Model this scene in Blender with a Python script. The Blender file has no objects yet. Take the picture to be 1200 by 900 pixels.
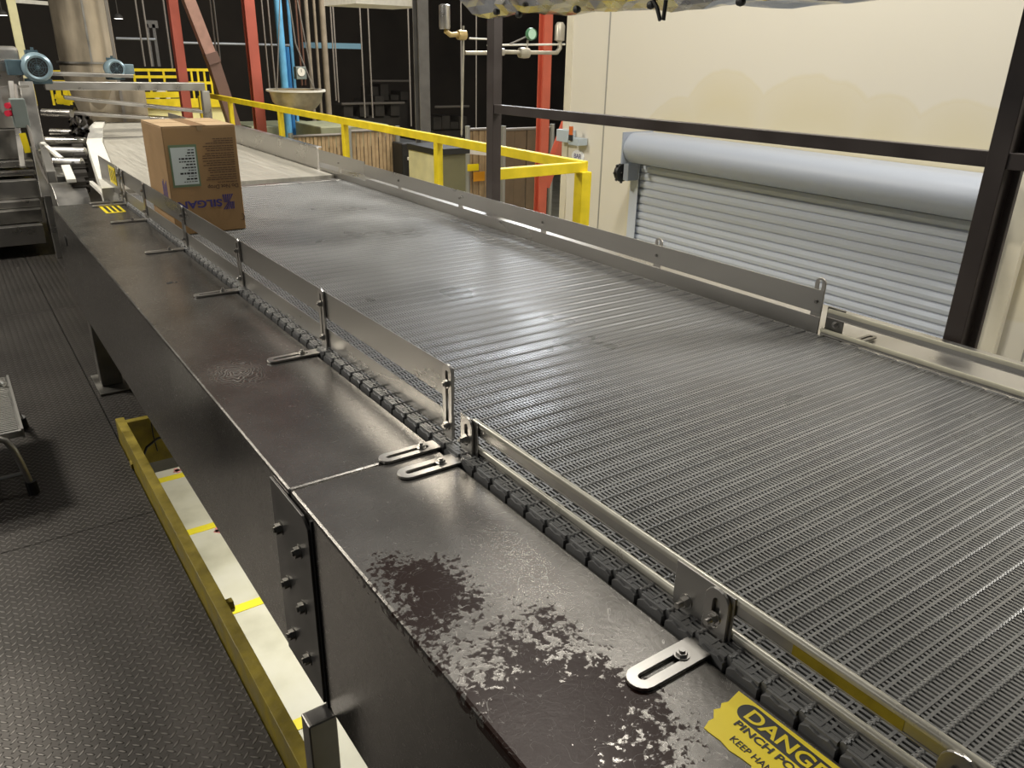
import bpy, math, random
import numpy as np
from mathutils import Vector, Matrix, noise
random.seed(4)
D = bpy.data
COL = bpy.context.scene.collection
sc = bpy.context.scene
PI = math.pi

# ------------------------------------------------------------------ camera
YAW, PITCH, ROLL, FPX, H = 0.616029750, 0.398119874, -0.020859, 923.328, 0.8
cy_, sy_ = math.cos(YAW), math.sin(YAW)
fw = Vector((sy_*math.cos(PITCH), cy_*math.cos(PITCH), -math.sin(PITCH)))
rt0 = Vector((cy_, -sy_, 0)); dn0 = fw.cross(rt0)
rt = rt0*math.cos(ROLL) + dn0*math.sin(ROLL)
dn = -rt0*math.sin(ROLL) + dn0*math.cos(ROLL)
cam = D.cameras.new('camera'); co = D.objects.new('camera', cam); COL.objects.link(co)
mw = Matrix(((rt.x, -dn.x, -fw.x, 0), (rt.y, -dn.y, -fw.y, 0), (rt.z, -dn.z, -fw.z, H), (0, 0, 0, 1)))
co.matrix_world = mw
cam.sensor_width = 36; cam.lens = FPX/1200*36; cam.clip_start = .02; cam.clip_end = 200
sc.camera = co
CP = Vector((0, 0, H))
def ray(px, py): return rt*(px-600) + dn*(py-450) + fw*FPX
def at(px, py, v, ax=1):
    d = ray(px, py); return CP + d*((v-CP[ax])/d[ax])

# ------------------------------------------------------------------ materials
MATS = {}
def mat(name, color, rough=.5, metal=0., bump=0., bscale=40., vary=0., vscale=6., stretch=None, emit=None, spec=None):
    if name in MATS: return MATS[name]
    m = D.materials.new(name); m.use_nodes = True; nt = m.node_tree; N = nt.nodes; L = nt.links
    b = N['Principled BSDF']
    b.inputs['Base Color'].default_value = (*color, 1); b.inputs['Roughness'].default_value = rough
    b.inputs['Metallic'].default_value = metal
    if spec is not None: b.inputs['Specular IOR Level'].default_value = spec
    tc = N.new('ShaderNodeTexCoord'); mp = N.new('ShaderNodeMapping'); L.new(tc.outputs['Object'], mp.inputs[0])
    if stretch: mp.inputs['Scale'].default_value = stretch
    if vary:
        n = N.new('ShaderNodeTexNoise'); n.inputs['Scale'].default_value = vscale; n.inputs['Detail'].default_value = 6
        L.new(mp.outputs[0], n.inputs[0])
        r = N.new('ShaderNodeMapRange'); r.inputs[1].default_value = .3; r.inputs[2].default_value = .7
        r.inputs[3].default_value = 1-vary; r.inputs[4].default_value = 1+vary; L.new(n.outputs[0], r.inputs[0])
        mx = N.new('ShaderNodeVectorMath'); mx.operation = 'SCALE'; mx.inputs[0].default_value = color
        L.new(r.outputs[0], mx.inputs['Scale']); L.new(mx.outputs[0], b.inputs['Base Color'])
        r2 = N.new('ShaderNodeMapRange'); r2.inputs[1].default_value = .3; r2.inputs[2].default_value = .7
        r2.inputs[3].default_value = max(.05, rough-.12); r2.inputs[4].default_value = min(1, rough+.12)
        L.new(n.outputs[0], r2.inputs[0]); L.new(r2.outputs[0], b.inputs['Roughness'])
    if bump:
        n2 = N.new('ShaderNodeTexNoise'); n2.inputs['Scale'].default_value = bscale; n2.inputs['Detail'].default_value = 4
        L.new(mp.outputs[0], n2.inputs[0]); bp = N.new('ShaderNodeBump'); bp.inputs['Strength'].default_value = bump
        bp.inputs['Distance'].default_value = .01; L.new(n2.outputs[0], bp.inputs['Height']); L.new(bp.outputs[0], b.inputs['Normal'])
    if emit:
        b.inputs['Emission Color'].default_value = (*color, 1); b.inputs['Emission Strength'].default_value = emit
    MATS[name] = m; return m

STEEL = mat('brushed_stainless', (.42, .405, .38), .34, .9, vary=.08, vscale=3, stretch=(2, .5, 2))
STEELB = mat('bright_stainless', (.52, .50, .47), .32, .95, vary=.06, vscale=4)
STEELD = mat('dull_steel', (.26, .25, .23), .42, 1, vary=.25, vscale=7)
BOLT = mat('bolt_steel', (.55, .53, .5), .3, 1)
BELT = mat('grey_belt_plastic', (.235, .235, .232), .36, 0, vary=.16, vscale=3, spec=.6)
BELTE = mat('dark_belt_edge', (.15, .15, .15), .45, 0, vary=.1, vscale=20)
VOIDBLK = mat('void_black', (.006, .006, .006), .8)  # near-black colour for the shade seen through the belt slots
CAP = mat('cream_cap_strip', (.62, .59, .46), .35, .0, vary=.12, vscale=9)
YEL = mat('safety_yellow', (.78, .60, .015), .45, vary=.14, vscale=9)
YELD = mat('worn_yellow', (.33, .25, .015), .5, vary=.35, vscale=14, bump=.2)
YELS = mat('sticker_yellow', (.92, .72, .01), .4, vary=.05)
BLK = mat('black_print', (.012, .012, .012), .5)
BLKP = mat('black_plastic', (.015, .015, .015), .5)
RED = mat('red_primer', (.42, .095, .065), .6, vary=.12, vscale=3)
REDB = mat('orange_red_paint', (.62, .13, .075), .5, vary=.12, vscale=3)
BRN = mat('brown_frame_paint', (.045, .034, .031), .45, vary=.15)
GREYCOL = mat('grey_column_paint', (.13, .125, .12), .5, vary=.2)
WALL = None
SLAT = mat('galvanised_slat', (.52, .56, .64), .42, .0)
HOOD = mat('hood_steel', (.34, .37, .43), .45, .0)
CARD = mat('cardboard', (.37, .225, .10), .75, vary=.06, vscale=12, bump=.05, bscale=120)
CARDL = mat('cardboard_flap', (.48, .33, .18), .75, vary=.06, vscale=12)
PAPER = mat('paper_label', (.60, .66, .64), .4, vary=.04)
GREEN = mat('label_green', (.16, .23, .13), .5)
INK = mat('blue_ink', (.055, .045, .22), .6)
INKB = mat('brown_ink', (.10, .055, .035), .7)
MBLUE = mat('motor_blue_grey', (.07, .115, .14), .4, .2, vary=.15, vscale=20)
MBLUEL = mat('motor_light_ring', (.22, .31, .36), .35, .3)
BLUE = mat('light_blue_pipe', (.14, .42, .68), .45, vary=.15)
BLUED = mat('deep_blue_pipe', (.03, .17, .42), .45)
PIPE = mat('grey_brown_pipe', (.24, .2, .15), .5, vary=.2)
ROD = mat('thin_rod', (.22, .2, .18), .5, .3)
RUST = mat('brown_cable', (.11, .05, .03), .6)
TAN = mat('tan_privacy_slat', (.42, .30, .17), .6, vary=.18, vscale=10)
TANB = mat('brown_panel', (.16, .115, .07), .7, vary=.15)
OLIVE = mat('olive_cabinet', (.16, .15, .08), .5, vary=.1)
GRNB = mat('pale_green_cover', (.28, .29, .19), .6, vary=.15)
CREAMP = mat('cream_post', (.62, .58, .34), .5, vary=.12)
TANK = mat('stained_silo', (.33, .28, .21), .45, .5, vary=.8, vscale=1.8, stretch=(1.5, 1.5, .45))
FARBELT = mat('pale_belt', (.38, .36, .31), .4, 0, vary=.1, vscale=6, stretch=(9, .4, 1))
WHT = mat('white_plastic', (.75, .73, .66), .5, vary=.08, vscale=20)
CTRL = mat('control_grey', (.17, .2, .19), .5, vary=.1)
REDP = mat('red_button', (.55, .02, .05), .4)
FOIL = mat('crinkled_foil', (.46, .47, .50), .2, 1, vary=.3, vscale=6)
ALU = mat('aluminium_tread', (.36, .35, .33), .4, .9, vary=.1)
ALUT = mat('aluminium_tube', (.5, .49, .46), .35, .9)
PAINTY = mat('floor_line_yellow', (.85, .72, .03), .6)
PAINTR = mat('floor_mark_red', (.75, .3, .28), .7)
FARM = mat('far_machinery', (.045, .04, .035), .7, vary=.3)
GREENG = mat('gauge_green', (.08, .22, .12), .4)
BRASS = mat('brass_valve', (.55, .42, .2), .35, .6)
DUCTD = mat('yellow_wall_far', (.85, .78, .38), .7, vary=.05)

def nodes_mat(name):
    m = D.materials.new(name); m.use_nodes = True
    return m, m.node_tree.nodes, m.node_tree.links, m.node_tree.nodes['Principled BSDF']
def ramp(N, L, src, stops):
    r = N.new('ShaderNodeValToRGB'); e = r.color_ramp.elements
    while len(e) < len(stops): e.new(.5)
    for i, (p, c) in enumerate(stops):
        e[i].position = p; e[i].color = (*c, 1) if len(c) == 3 else c
    L.new(src, r.inputs[0]); return r
def math_(N, L, op, a, b=None, c=None):
    n = N.new('ShaderNodeMath'); n.operation = op
    for i, v in enumerate((a, b, c)):
        if v is None: continue
        if isinstance(v, (int, float)): n.inputs[i].default_value = v
        else: L.new(v, n.inputs[i])
    return n.outputs[0]

def cover_mat():
    """worn dark stainless with a peeling reddish film near the front, scratches and a swirl mark"""
    m, N, L, b = nodes_mat('worn_cover_steel')
    g = N.new('ShaderNodeNewGeometry'); pos = g.outputs['Position']
    sx = N.new('ShaderNodeSeparateXYZ'); L.new(pos, sx.inputs[0])
    b.inputs['Metallic'].default_value = 1
    n1 = N.new('ShaderNodeTexNoise'); n1.inputs['Scale'].default_value = 5; n1.inputs['Detail'].default_value = 8; L.new(pos, n1.inputs[0])
    base = ramp(N, L, n1.outputs[0], [(.3, (.165, .155, .143)), (.7, (.25, .237, .22))])
    # film: present around (0.5,0.65)
    def blob(cx, cy, rx, ry):
        dx = math_(N, L, 'DIVIDE', math_(N, L, 'SUBTRACT', sx.outputs[0], cx), rx)
        dy = math_(N, L, 'DIVIDE', math_(N, L, 'SUBTRACT', sx.outputs[1], cy), ry)
        return math_(N, L, 'SUBTRACT', 1, math_(N, L, 'SQRT', math_(N, L, 'ADD', math_(N, L, 'MULTIPLY', dx, dx), math_(N, L, 'MULTIPLY', dy, dy))))
    bl = math_(N, L, 'MAXIMUM', blob(.50, .58, .17, .34), blob(.49, .93, .11, .14))
    n2 = N.new('ShaderNodeTexNoise'); n2.inputs['Scale'].default_value = 75; n2.inputs['Detail'].default_value = 6; n2.inputs['Roughness'].default_value = .65; L.new(pos, n2.inputs[0])
    n3 = N.new('ShaderNodeTexNoise'); n3.inputs['Scale'].default_value = 9; n3.inputs['Detail'].default_value = 3; L.new(pos, n3.inputs[0])
    s = math_(N, L, 'ADD', math_(N, L, 'MULTIPLY', n2.outputs[0], .9), math_(N, L, 'MULTIPLY', n3.outputs[0], .7))
    s = math_(N, L, 'ADD', s, math_(N, L, 'MULTIPLY', bl, .42))
    msk = math_(N, L, 'MULTIPLY', math_(N, L, 'SUBTRACT', s, .93), 25); 
    cl = N.new('ShaderNodeClamp'); L.new(msk, cl.inputs[0])
    gate = math_(N, L, 'MULTIPLY', math_(N, L, 'GREATER_THAN', bl, -.15), cl.outputs[0])
    zt = math_(N, L, 'GREATER_THAN', sx.outputs[2], -.02)
    gate = math_(N, L, 'MULTIPLY', gate, zt)
    mx = N.new('ShaderNodeMix'); mx.data_type = 'RGBA'; L.new(gate, mx.inputs[0]); L.new(base.outputs[0], mx.inputs[6]); mx.inputs[7].default_value = (.022, .009, .006, 1)
    # swirl of scratches at (0.515,2.0)
    bs = blob(.525, 2.0, .085, .13)
    wv = N.new('ShaderNodeTexWave'); wv.wave_type = 'RINGS'; wv.rings_direction = 'Z'; wv.inputs['Scale'].default_value = 30; wv.inputs['Distortion'].default_value = 26; wv.inputs['Detail'].default_value = 2; wv.inputs['Detail Scale'].default_value = .6
    mp = N.new('ShaderNodeMapping'); mp.inputs['Location'].default_value = (-.52, -2, 0); L.new(pos, mp.inputs[0]); L.new(mp.outputs[0], wv.inputs[0])
    sw = math_(N, L, 'MULTIPLY', math_(N, L, 'MULTIPLY', math_(N, L, 'POWER', wv.outputs['Fac'], 5), math_(N, L, 'GREATER_THAN', bs, 0)), math_(N, L, 'MULTIPLY', zt, math_(N, L, 'MULTIPLY', bs, .9)))
    # fine random scratches
    vo = N.new('ShaderNodeTexNoise'); vo.inputs['Scale'].default_value = 14; vo.inputs['Distortion'].default_value = 3.5; vo.inputs['Detail'].default_value = 1; L.new(pos, vo.inputs[0])
    sc_ = math_(N, L, 'LESS_THAN', math_(N, L, 'ABSOLUTE', math_(N, L, 'SUBTRACT', vo.outputs[0], .5)), .0025)
    sw2 = math_(N, L, 'ADD', sw, math_(N, L, 'MULTIPLY', sc_, .25)); c2 = N.new('ShaderNodeClamp'); L.new(sw2, c2.inputs[0])
    mx2 = N.new('ShaderNodeMix'); mx2.data_type = 'RGBA'; L.new(c2.outputs[0], mx2.inputs[0]); L.new(mx.outputs[2], mx2.inputs[6]); mx2.inputs[7].default_value = (.6, .58, .54, 1)
    L.new(mx2.outputs[2], b.inputs['Base Color'])
    rr = math_(N, L, 'ADD', math_(N, L, 'MULTIPLY', n1.outputs[0], .14), .17)
    rr = math_(N, L, 'ADD', rr, math_(N, L, 'MULTIPLY', gate, .1))
    rr = math_(N, L, 'ADD', rr, math_(N, L, 'MULTIPLY', c2.outputs[0], .25)); L.new(rr, b.inputs['Roughness'])
    spv = math_(N, L, 'SUBTRACT', .5, math_(N, L, 'MULTIPLY', gate, .33)); L.new(spv, b.inputs['Specular IOR Level'])
    met = math_(N, L, 'MULTIPLY', math_(N, L, 'SUBTRACT', 1, math_(N, L, 'MULTIPLY', gate, .9)), .8); L.new(met, b.inputs['Metallic'])
    bp = N.new('ShaderNodeBump'); bp.inputs['Strength'].default_value = .12; bp.inputs['Distance'].default_value = .003
    L.new(n2.outputs[0], bp.inputs['Height']); L.new(bp.outputs[0], b.inputs['Normal'])
    return m
COVER = cover_mat()

def diamond_mat():
    m, N, L, b = nodes_mat('diamond_plate')
    g = N.new('ShaderNodeNewGeometry'); pos = g.outputs['Position']
    sx = N.new('ShaderNodeSeparateXYZ'); L.new(pos, sx.inputs[0])
    P = .034
    def cells(ox, oy, ang):
        fx = math_(N, L, 'SUBTRACT', math_(N, L, 'FRACT', math_(N, L, 'DIVIDE', math_(N, L, 'ADD', sx.outputs[0], ox+20), P)), .5)
        fy = math_(N, L, 'SUBTRACT', math_(N, L, 'FRACT', math_(N, L, 'DIVIDE', math_(N, L, 'ADD', sx.outputs[1], oy+20), P)), .5)
        c, s = math.cos(ang), math.sin(ang)
        u = math_(N, L, 'ADD', math_(N, L, 'MULTIPLY', fx, c), math_(N, L, 'MULTIPLY', fy, s))
        v = math_(N, L, 'SUBTRACT', math_(N, L, 'MULTIPLY', fy, c), math_(N, L, 'MULTIPLY', fx, s))
        u = math_(N, L, 'DIVIDE', u, .42); v = math_(N, L, 'DIVIDE', v, .105)
        d = math_(N, L, 'SUBTRACT', 1, math_(N, L, 'ADD', math_(N, L, 'MULTIPLY', u, u), math_(N, L, 'MULTIPLY', v, v)))
        return math_(N, L, 'MAXIMUM', d, 0)
    h = math_(N, L, 'MAXIMUM', cells(0, 0, PI/4), cells(P/2, P/2, -PI/4))
    h = math_(N, L, 'MINIMUM', h, .6)
    n1 = N.new('ShaderNodeTexNoise'); n1.inputs['Scale'].default_value = 2.5; n1.inputs['Detail'].default_value = 6; L.new(pos, n1.inputs[0])
    base = ramp(N, L, n1.outputs[0], [(.3, (.034, .031, .028)), (.7, (.068, .062, .057))])
    mx = N.new('ShaderNodeMix'); mx.data_type = 'RGBA'; L.new(math_(N, L, 'MULTIPLY', h, 1.2), mx.inputs[0]); L.new(base.outputs[0], mx.inputs[6]); mx.inputs[7].default_value = (.19, .178, .165, 1)
    L.new(mx.outputs[2], b.inputs['Base Color']); b.inputs['Metallic'].default_value = .75; b.inputs['Roughness'].default_value = .42
    bp = N.new('ShaderNodeBump'); bp.inputs['Strength'].default_value = .9; bp.inputs['Distance'].default_value = .004
    L.new(h, bp.inputs['Height']); L.new(bp.outputs[0], b.inputs['Normal'])
    return m
DIAM = diamond_mat()

def wall_mat():
    m, N, L, b = nodes_mat('cream_wall_paint')
    g = N.new('ShaderNodeNewGeometry'); pos = g.outputs['Position']
    sx = N.new('ShaderNodeSeparateXYZ'); L.new(pos, sx.inputs[0])
    n = N.new('ShaderNodeTexNoise'); n.inputs['Scale'].default_value = 1.6; n.inputs['Detail'].default_value = 4; n.inputs['Distortion'].default_value = .6; L.new(pos, n.inputs[0])
    def arc(cy, cz, ry, rz):
        a = math_(N, L, 'DIVIDE', math_(N, L, 'SUBTRACT', sx.outputs[1], cy), ry)
        b_ = math_(N, L, 'DIVIDE', math_(N, L, 'SUBTRACT', sx.outputs[2], cz), rz)
        return math_(N, L, 'SUBTRACT', 1, math_(N, L, 'SQRT', math_(N, L, 'ADD', math_(N, L, 'MULTIPLY', a, a), math_(N, L, 'MULTIPLY', b_, b_))))
    mxx = None
    for (cy, cz, ry, rz) in ((4.75, .05, .48, .46), (4.3, .1, .55, .62), (3.55, .05, .7, .68), (3.0, .0, .45, .62), (2.5, .0, .55, .60), (1.95, .0, .5, .62)):
        q = arc(cy, cz, ry, rz); mxx = q if mxx is None else math_(N, L, 'MAXIMUM', mxx, q)
    e_ = math_(N, L, 'ADD', mxx, math_(N, L, 'MULTIPLY', math_(N, L, 'SUBTRACT', n.outputs[0], .5), .22))
    r1 = N.new('ShaderNodeMapRange'); r1.interpolation_type = 'SMOOTHSTEP'; r1.inputs[1].default_value = 0; r1.inputs[2].default_value = .07; L.new(e_, r1.inputs[0])
    r2 = N.new('ShaderNodeMapRange'); r2.inputs[1].default_value = .07; r2.inputs[2].default_value = .4; r2.inputs[3].default_value = .38; r2.inputs[4].default_value = .75; L.new(e_, r2.inputs[0])
    ring = math_(N, L, 'MULTIPLY', math_(N, L, 'LESS_THAN', math_(N, L, 'ABSOLUTE', math_(N, L, 'SUBTRACT', e_, .05)), .02), .12)
    fac = math_(N, L, 'ADD', math_(N, L, 'MULTIPLY', r1.outputs[0], r2.outputs[0]), ring); c = N.new('ShaderNodeClamp'); L.new(fac, c.inputs[0])
    mx = N.new('ShaderNodeMix'); mx.data_type = 'RGBA'; L.new(c.outputs[0], mx.inputs[0]); mx.inputs[6].default_value = (.68, .64, .55, 1); mx.inputs[7].default_value = (.63, .56, .37, 1)
    L.new(mx.outputs[2], b.inputs['Base Color']); b.inputs['Roughness'].default_value = .55
    return m
WALL = wall_mat()
WALLP = mat('cream_trim', (.66, .61, .49), .5, vary=.04)

def conc_mat():
    m, N, L, b = nodes_mat('pale_concrete')
    g = N.new('ShaderNodeNewGeometry')
    n = N.new('ShaderNodeTexNoise'); n.inputs['Scale'].default_value = 2.2; n.inputs['Detail'].default_value = 7; L.new(g.outputs['Position'], n.inputs[0])
    r = ramp(N, L, n.outputs[0], [(.3, (.46, .44, .34)), (.5, (.60, .58, .47)), (.7, (.66, .64, .55))]); L.new(r.outputs[0], b.inputs['Base Color'])
    b.inputs['Roughness'].default_value = .5; return m
CONC = conc_mat()
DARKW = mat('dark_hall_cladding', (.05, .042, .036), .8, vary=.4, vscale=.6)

# ------------------------------------------------------------------ mesh helpers
class MB:
    def __init__(s): s.v = []; s.f = []
    def add(s, vs, fs):
        o = len(s.v); s.v += [tuple(v) for v in vs]; s.f += [tuple(i+o for i in f) for f in fs]; return s
    def box(s, x0, x1, y0, y1, z0, z1):
        vs = [(x, y, z) for z in (z0, z1) for y in (y0, y1) for x in (x0, x1)]
        return s.add(vs, [(0, 2, 3, 1), (4, 5, 7, 6), (0, 1, 5, 4), (2, 6, 7, 3), (0, 4, 6, 2), (1, 3, 7, 5)])
    def bar(s, a, b, w, h, up=(0, 0, 1)):
        a, b = Vector(a), Vector(b); d = (b-a).normalized(); u = Vector(up)
        if abs(d.dot(u)) > .98: u = Vector((0, 1, 0))
        r = d.cross(u).normalized(); u = r.cross(d)
        vs = []
        for p in (a, b):
            for i, j in ((-1, -1), (1, -1), (1, 1), (-1, 1)): vs.append(p + r*(i*w/2) + u*(j*h/2))
        return s.add(vs, [(3, 2, 1, 0), (4, 5, 6, 7), (0, 1, 5, 4), (1, 2, 6, 5), (2, 3, 7, 6), (3, 0, 4, 7)])
    def tube(s, pts, r, n=12, caps=True):
        pts = [Vector(p) for p in pts]; rs = r if isinstance(r, (list, tuple)) else [r]*len(pts)
        d0 = (pts[1]-pts[0]).normalized(); u = Vector((0, 0, 1)) if abs(d0.z) < .9 else Vector((1, 0, 0))
        rings = []
        for i, p in enumerate(pts):
            d = ((pts[min(i+1, len(pts)-1)]-pts[max(i-1, 0)])).normalized()
            x = d.cross(u).normalized(); u = x.cross(d).normalized()
            rings.append([p + (x*math.cos(2*PI*k/n) + u*math.sin(2*PI*k/n))*rs[i] for k in range(n)])
        vs = [v for rg in rings for v in rg]; fs = []
        for i in range(len(pts)-1):
            for k in range(n): fs.append((i*n+k, i*n+(k+1) % n, (i+1)*n+(k+1) % n, (i+1)*n+k))
        if caps: fs.append(tuple(range(n))[::-1]); fs.append(tuple((len(pts)-1)*n+k for k in range(n)))
        return s.add(vs, fs)
    def lathe(s, prof, c=(0, 0, 0), axis='z', n=24, a0=0, a1=2*PI):
        full = abs(a1-a0-2*PI) < 1e-6; m = n if full else n+1; vs = []
        for (r, h) in prof:
            for k in range(m):
                a = a0+(a1-a0)*k/n; p = (r*math.cos(a), r*math.sin(a), h)
                if axis == 'y': p = (p[0], h, p[1])
                if axis == 'x': p = (h, p[0], p[1])
                vs.append((p[0]+c[0], p[1]+c[1], p[2]+c[2]))
        fs = []
        for i in range(len(prof)-1):
            for k in range(n): 
                k2 = (k+1) % m if full else k+1
                fs.append((i*m+k, i*m+k2, (i+1)*m+k2, (i+1)*m+k))
        return s.add(vs, fs)
    def poly(s, pts, ax, d0, d1):
        """extrude a 2-D polygon along axis ax; pts are in the two other axes in order"""
        n = len(pts); vs = []
        for d in (d0, d1):
            for p in pts:
                q = list(p); q.insert(ax, d); vs.append(q)
        fs = [tuple(range(n))[::-1], tuple(range(n, 2*n))] + [(i, (i+1) % n, (i+1) % n+n, i+n) for i in range(n)]
        return s.add(vs, fs)
    def slotplate(s, L, W, t, s0, s1, sw, f):
        """flat bar from u=0 (square) to u=L (rounded), slot from s0 to s1; f maps (u,v,w) to 3-D"""
        k = 8; outer = []; inner = []
        for i in range(k+1):
            a = -PI/2+PI*i/k; outer.append((L-W/2+W/2*math.cos(a), W/2*math.sin(a))); inner.append((s1-sw/2+sw/2*math.cos(a), sw/2*math.sin(a)))
        for i in range(k+1):
            a = PI/2+PI*i/k; outer.append((0, W/2-W*i/k)); inner.append((s0+sw/2+sw/2*math.cos(a), sw/2*math.sin(a)))
        n = len(outer); vs = []
        for w in (0, t):
            vs += [f(u, v, w) for u, v in outer] + [f(u, v, w) for u, v in inner]
        fs = []
        for i in range(n):
            j = (i+1) % n
            fs += [(i, j, n+j, n+i), (2*n+j, 2*n+i, 3*n+i, 3*n+j), (j, i, 2*n+i, 2*n+j), (n+i, n+j, 3*n+j, 3*n+i)]
        return s.add(vs, fs)
    def build(s, name, m, parent=None, origin=None, bevel=0, smooth=False, loc=None):
        me = D.meshes.new(name); o0 = Vector(origin) if origin is not None else Vector((0, 0, 0))
        if parent is not None and origin is None: o0 = parent_world(parent)
        me.from_pydata([tuple(Vector(v)-o0) for v in s.v], [], s.f); me.update()
        import bmesh
        bm = bmesh.new(); bm.from_mesh(me); bmesh.ops.recalc_face_normals(bm, faces=bm.faces); bm.to_mesh(me); bm.free()
        ms = m if isinstance(m, list) else [m]
        for q in ms: me.materials.append(q)
        if smooth:
            for p in me.polygons: p.use_smooth = True
            try: me.set_sharp_from_angle(angle=math.radians(40))
            except Exception: pass
        ob = D.objects.new(name, me); COL.objects.link(ob)
        if parent is not None: ob.parent = parent
        else: ob.location = o0
        if loc is not None: ob.location = loc
        if bevel:
            b = ob.modifiers.new('bevel', 'BEVEL'); b.width = bevel; b.segments = 2; b.limit_method = 'ANGLE'
        return ob
def parent_world(p):
    v = Vector((0, 0, 0))
    while p is not None: v += p.location; p = p.parent
    return v
def empty(name, loc, label, cat, group=None):
    o = D.objects.new(name, None); COL.objects.link(o); o.location = loc; o.empty_display_size = .1
    return tag(o, label, cat, group)
def tag(o, label, cat, group=None, kind=None):
    o['label'] = label; o['category'] = cat
    if group: o['group'] = group
    if kind: o['kind'] = kind
    return o
def struct(o, label=None):
    o['kind'] = 'structure'
    if label: o['label'] = label
    return o
def text(name, s, m, parent, loc, rot, size, depth=.0003, bold=0, sx=1, align='LEFT'):
    cu = D.curves.new(name, 'FONT'); cu.body = s; cu.size = size; cu.extrude = depth; cu.offset = bold*size; cu.align_x = align
    ob = D.objects.new(name+'_tmp', cu); COL.objects.link(ob)
    dg = bpy.context.evaluated_depsgraph_get(); me = D.meshes.new_from_object(ob.evaluated_get(dg)); me.name = name
    D.objects.remove(ob); D.curves.remove(cu)
    me.materials.clear(); me.materials.append(m)
    for v in me.vertices: v.co.x *= sx
    o = D.objects.new(name, me); COL.objects.link(o); o.parent = parent
    o.rotation_euler = rot; o.location = Vector(loc)-parent_world(parent)
    return o
def hexbolt(c, axis, r=.008, h=.006, name='bolt', m=None, parent=None, stud=.006, washer=True):
    """bolt head on a washer, standing off along +axis direction vector"""
    b = MB(); a = Vector(axis).normalized(); c = Vector(c)
    if washer: b.tube([c, c+a*.0018], r*1.35, 16)
    b.tube([c+a*.0015, c+a*(.0015+h)], r, 6); b.tube([c+a*h, c+a*(h+stud)], r*.55, 10)
    return b.build(name, m or BOLT, parent)

# ------------------------------------------------------------------ SETTING
FZ = -.85; LZ = -3.5
f = MB()
def slab(x0, x1, y0, y1): f.box(x0+.002, x1-.002, y0+.002, y1-.002, FZ-.03, FZ)
slab(-7, .02-.6, -3, 12); slab(-.58, .385, -3, 2.9); slab(-.58, .385, 2.9, 5.9); slab(-.58, .385, 5.9, 12)
slab(.385, 2.6, 3.62, 5.9); slab(.385, 2.6, 5.9, 12)
fl = struct(f.build('floor', DIAM), 'dark diamond plate walkway beside the conveyor')
u = MB().box(-7, .37, -3, 12, FZ-.25, FZ-.032).box(.37, 2.6, 3.7, 12, FZ-.25, FZ-.032).build('trim_1', STEELD); struct(u, 'steel deck under the diamond plate')
g = struct(MB().box(-8, 22, -6, 26, LZ-.2, LZ).build('floor.001', CONC), 'pale concrete floor of the hall below')
for i, (yy) in enumerate((4.16, 5.605, 6.98, 8.16, 9.5)):
    s_ = MB().box(-.5, 3.5, yy-.05, yy+.05, LZ+.001, LZ+.006).build('trim_%d' % (i+2), PAINTY); struct(s_, 'yellow painted line across the concrete floor')
for i, (x, y) in enumerate(((1.42, 6.86), (1.4, 8.3))):
    mb = MB()
    for k in range(9):
        a = random.random()*6.3; r = .05*random.random(); mb.tube([(x+r*math.cos(a), y+r*math.sin(a), LZ+.001), (x+r*math.cos(a), y+r*math.sin(a), LZ+.004)], .022, 10)
    tag(mb.build('paint_mark', PAINTR), 'small faded red paint mark on concrete beside the %s yellow line' % ('second nearest' if i == 0 else 'farthest visible'), 'paint mark')

# cream room wall on the right
WX = 5.0
w = MB().box(WX, WX+.15, -4, 6.28, LZ, 4.5); wr = struct(w.build('wall_right', WALL), 'cream insulated panel wall with a roll up door')
struct(MB().box(WX+.15, 12, 6.12, 6.28, LZ, 4.5).build('wall_return', WALL), 'cream wall turning the corner')
struct(MB().box(WX-.012, WX, 6.2, 6.285, LZ, 4.5).build('trim_7', WALLP), 'corner angle of the cream wall')
struct(MB().box(WX-.004, WX, 5.69, 5.705, LZ, 4.5).build('trim_8', mat('seam_grey', (.30, .29, .26), .6)), 'dark vertical panel seam in the cream wall')
struct(MB().box(WX-.05, WX, 1.98, 2.16, LZ, .35).build('trim_9', WALLP), 'cream vertical trim beside the door')
struct(MB().box(WX-.004, WX, 1.83, 1.84, LZ, 4.5).build('trim_10', mat('seam_grey', (.30, .29, .26), .6)), 'panel seam right of the door')
struct(MB().box(WX-.03, WX, 5.2, 5.29, LZ, -.1).build('trim_11', WALLP), 'cream trim left of the door')
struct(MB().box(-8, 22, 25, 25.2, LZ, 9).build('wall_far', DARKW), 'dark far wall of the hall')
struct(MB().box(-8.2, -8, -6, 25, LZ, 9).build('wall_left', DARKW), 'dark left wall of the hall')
struct(MB().box(-8, 22, -6, 25.2, 9, 9.2).build('ceiling', DARKW), 'dark hall roof')

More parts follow.
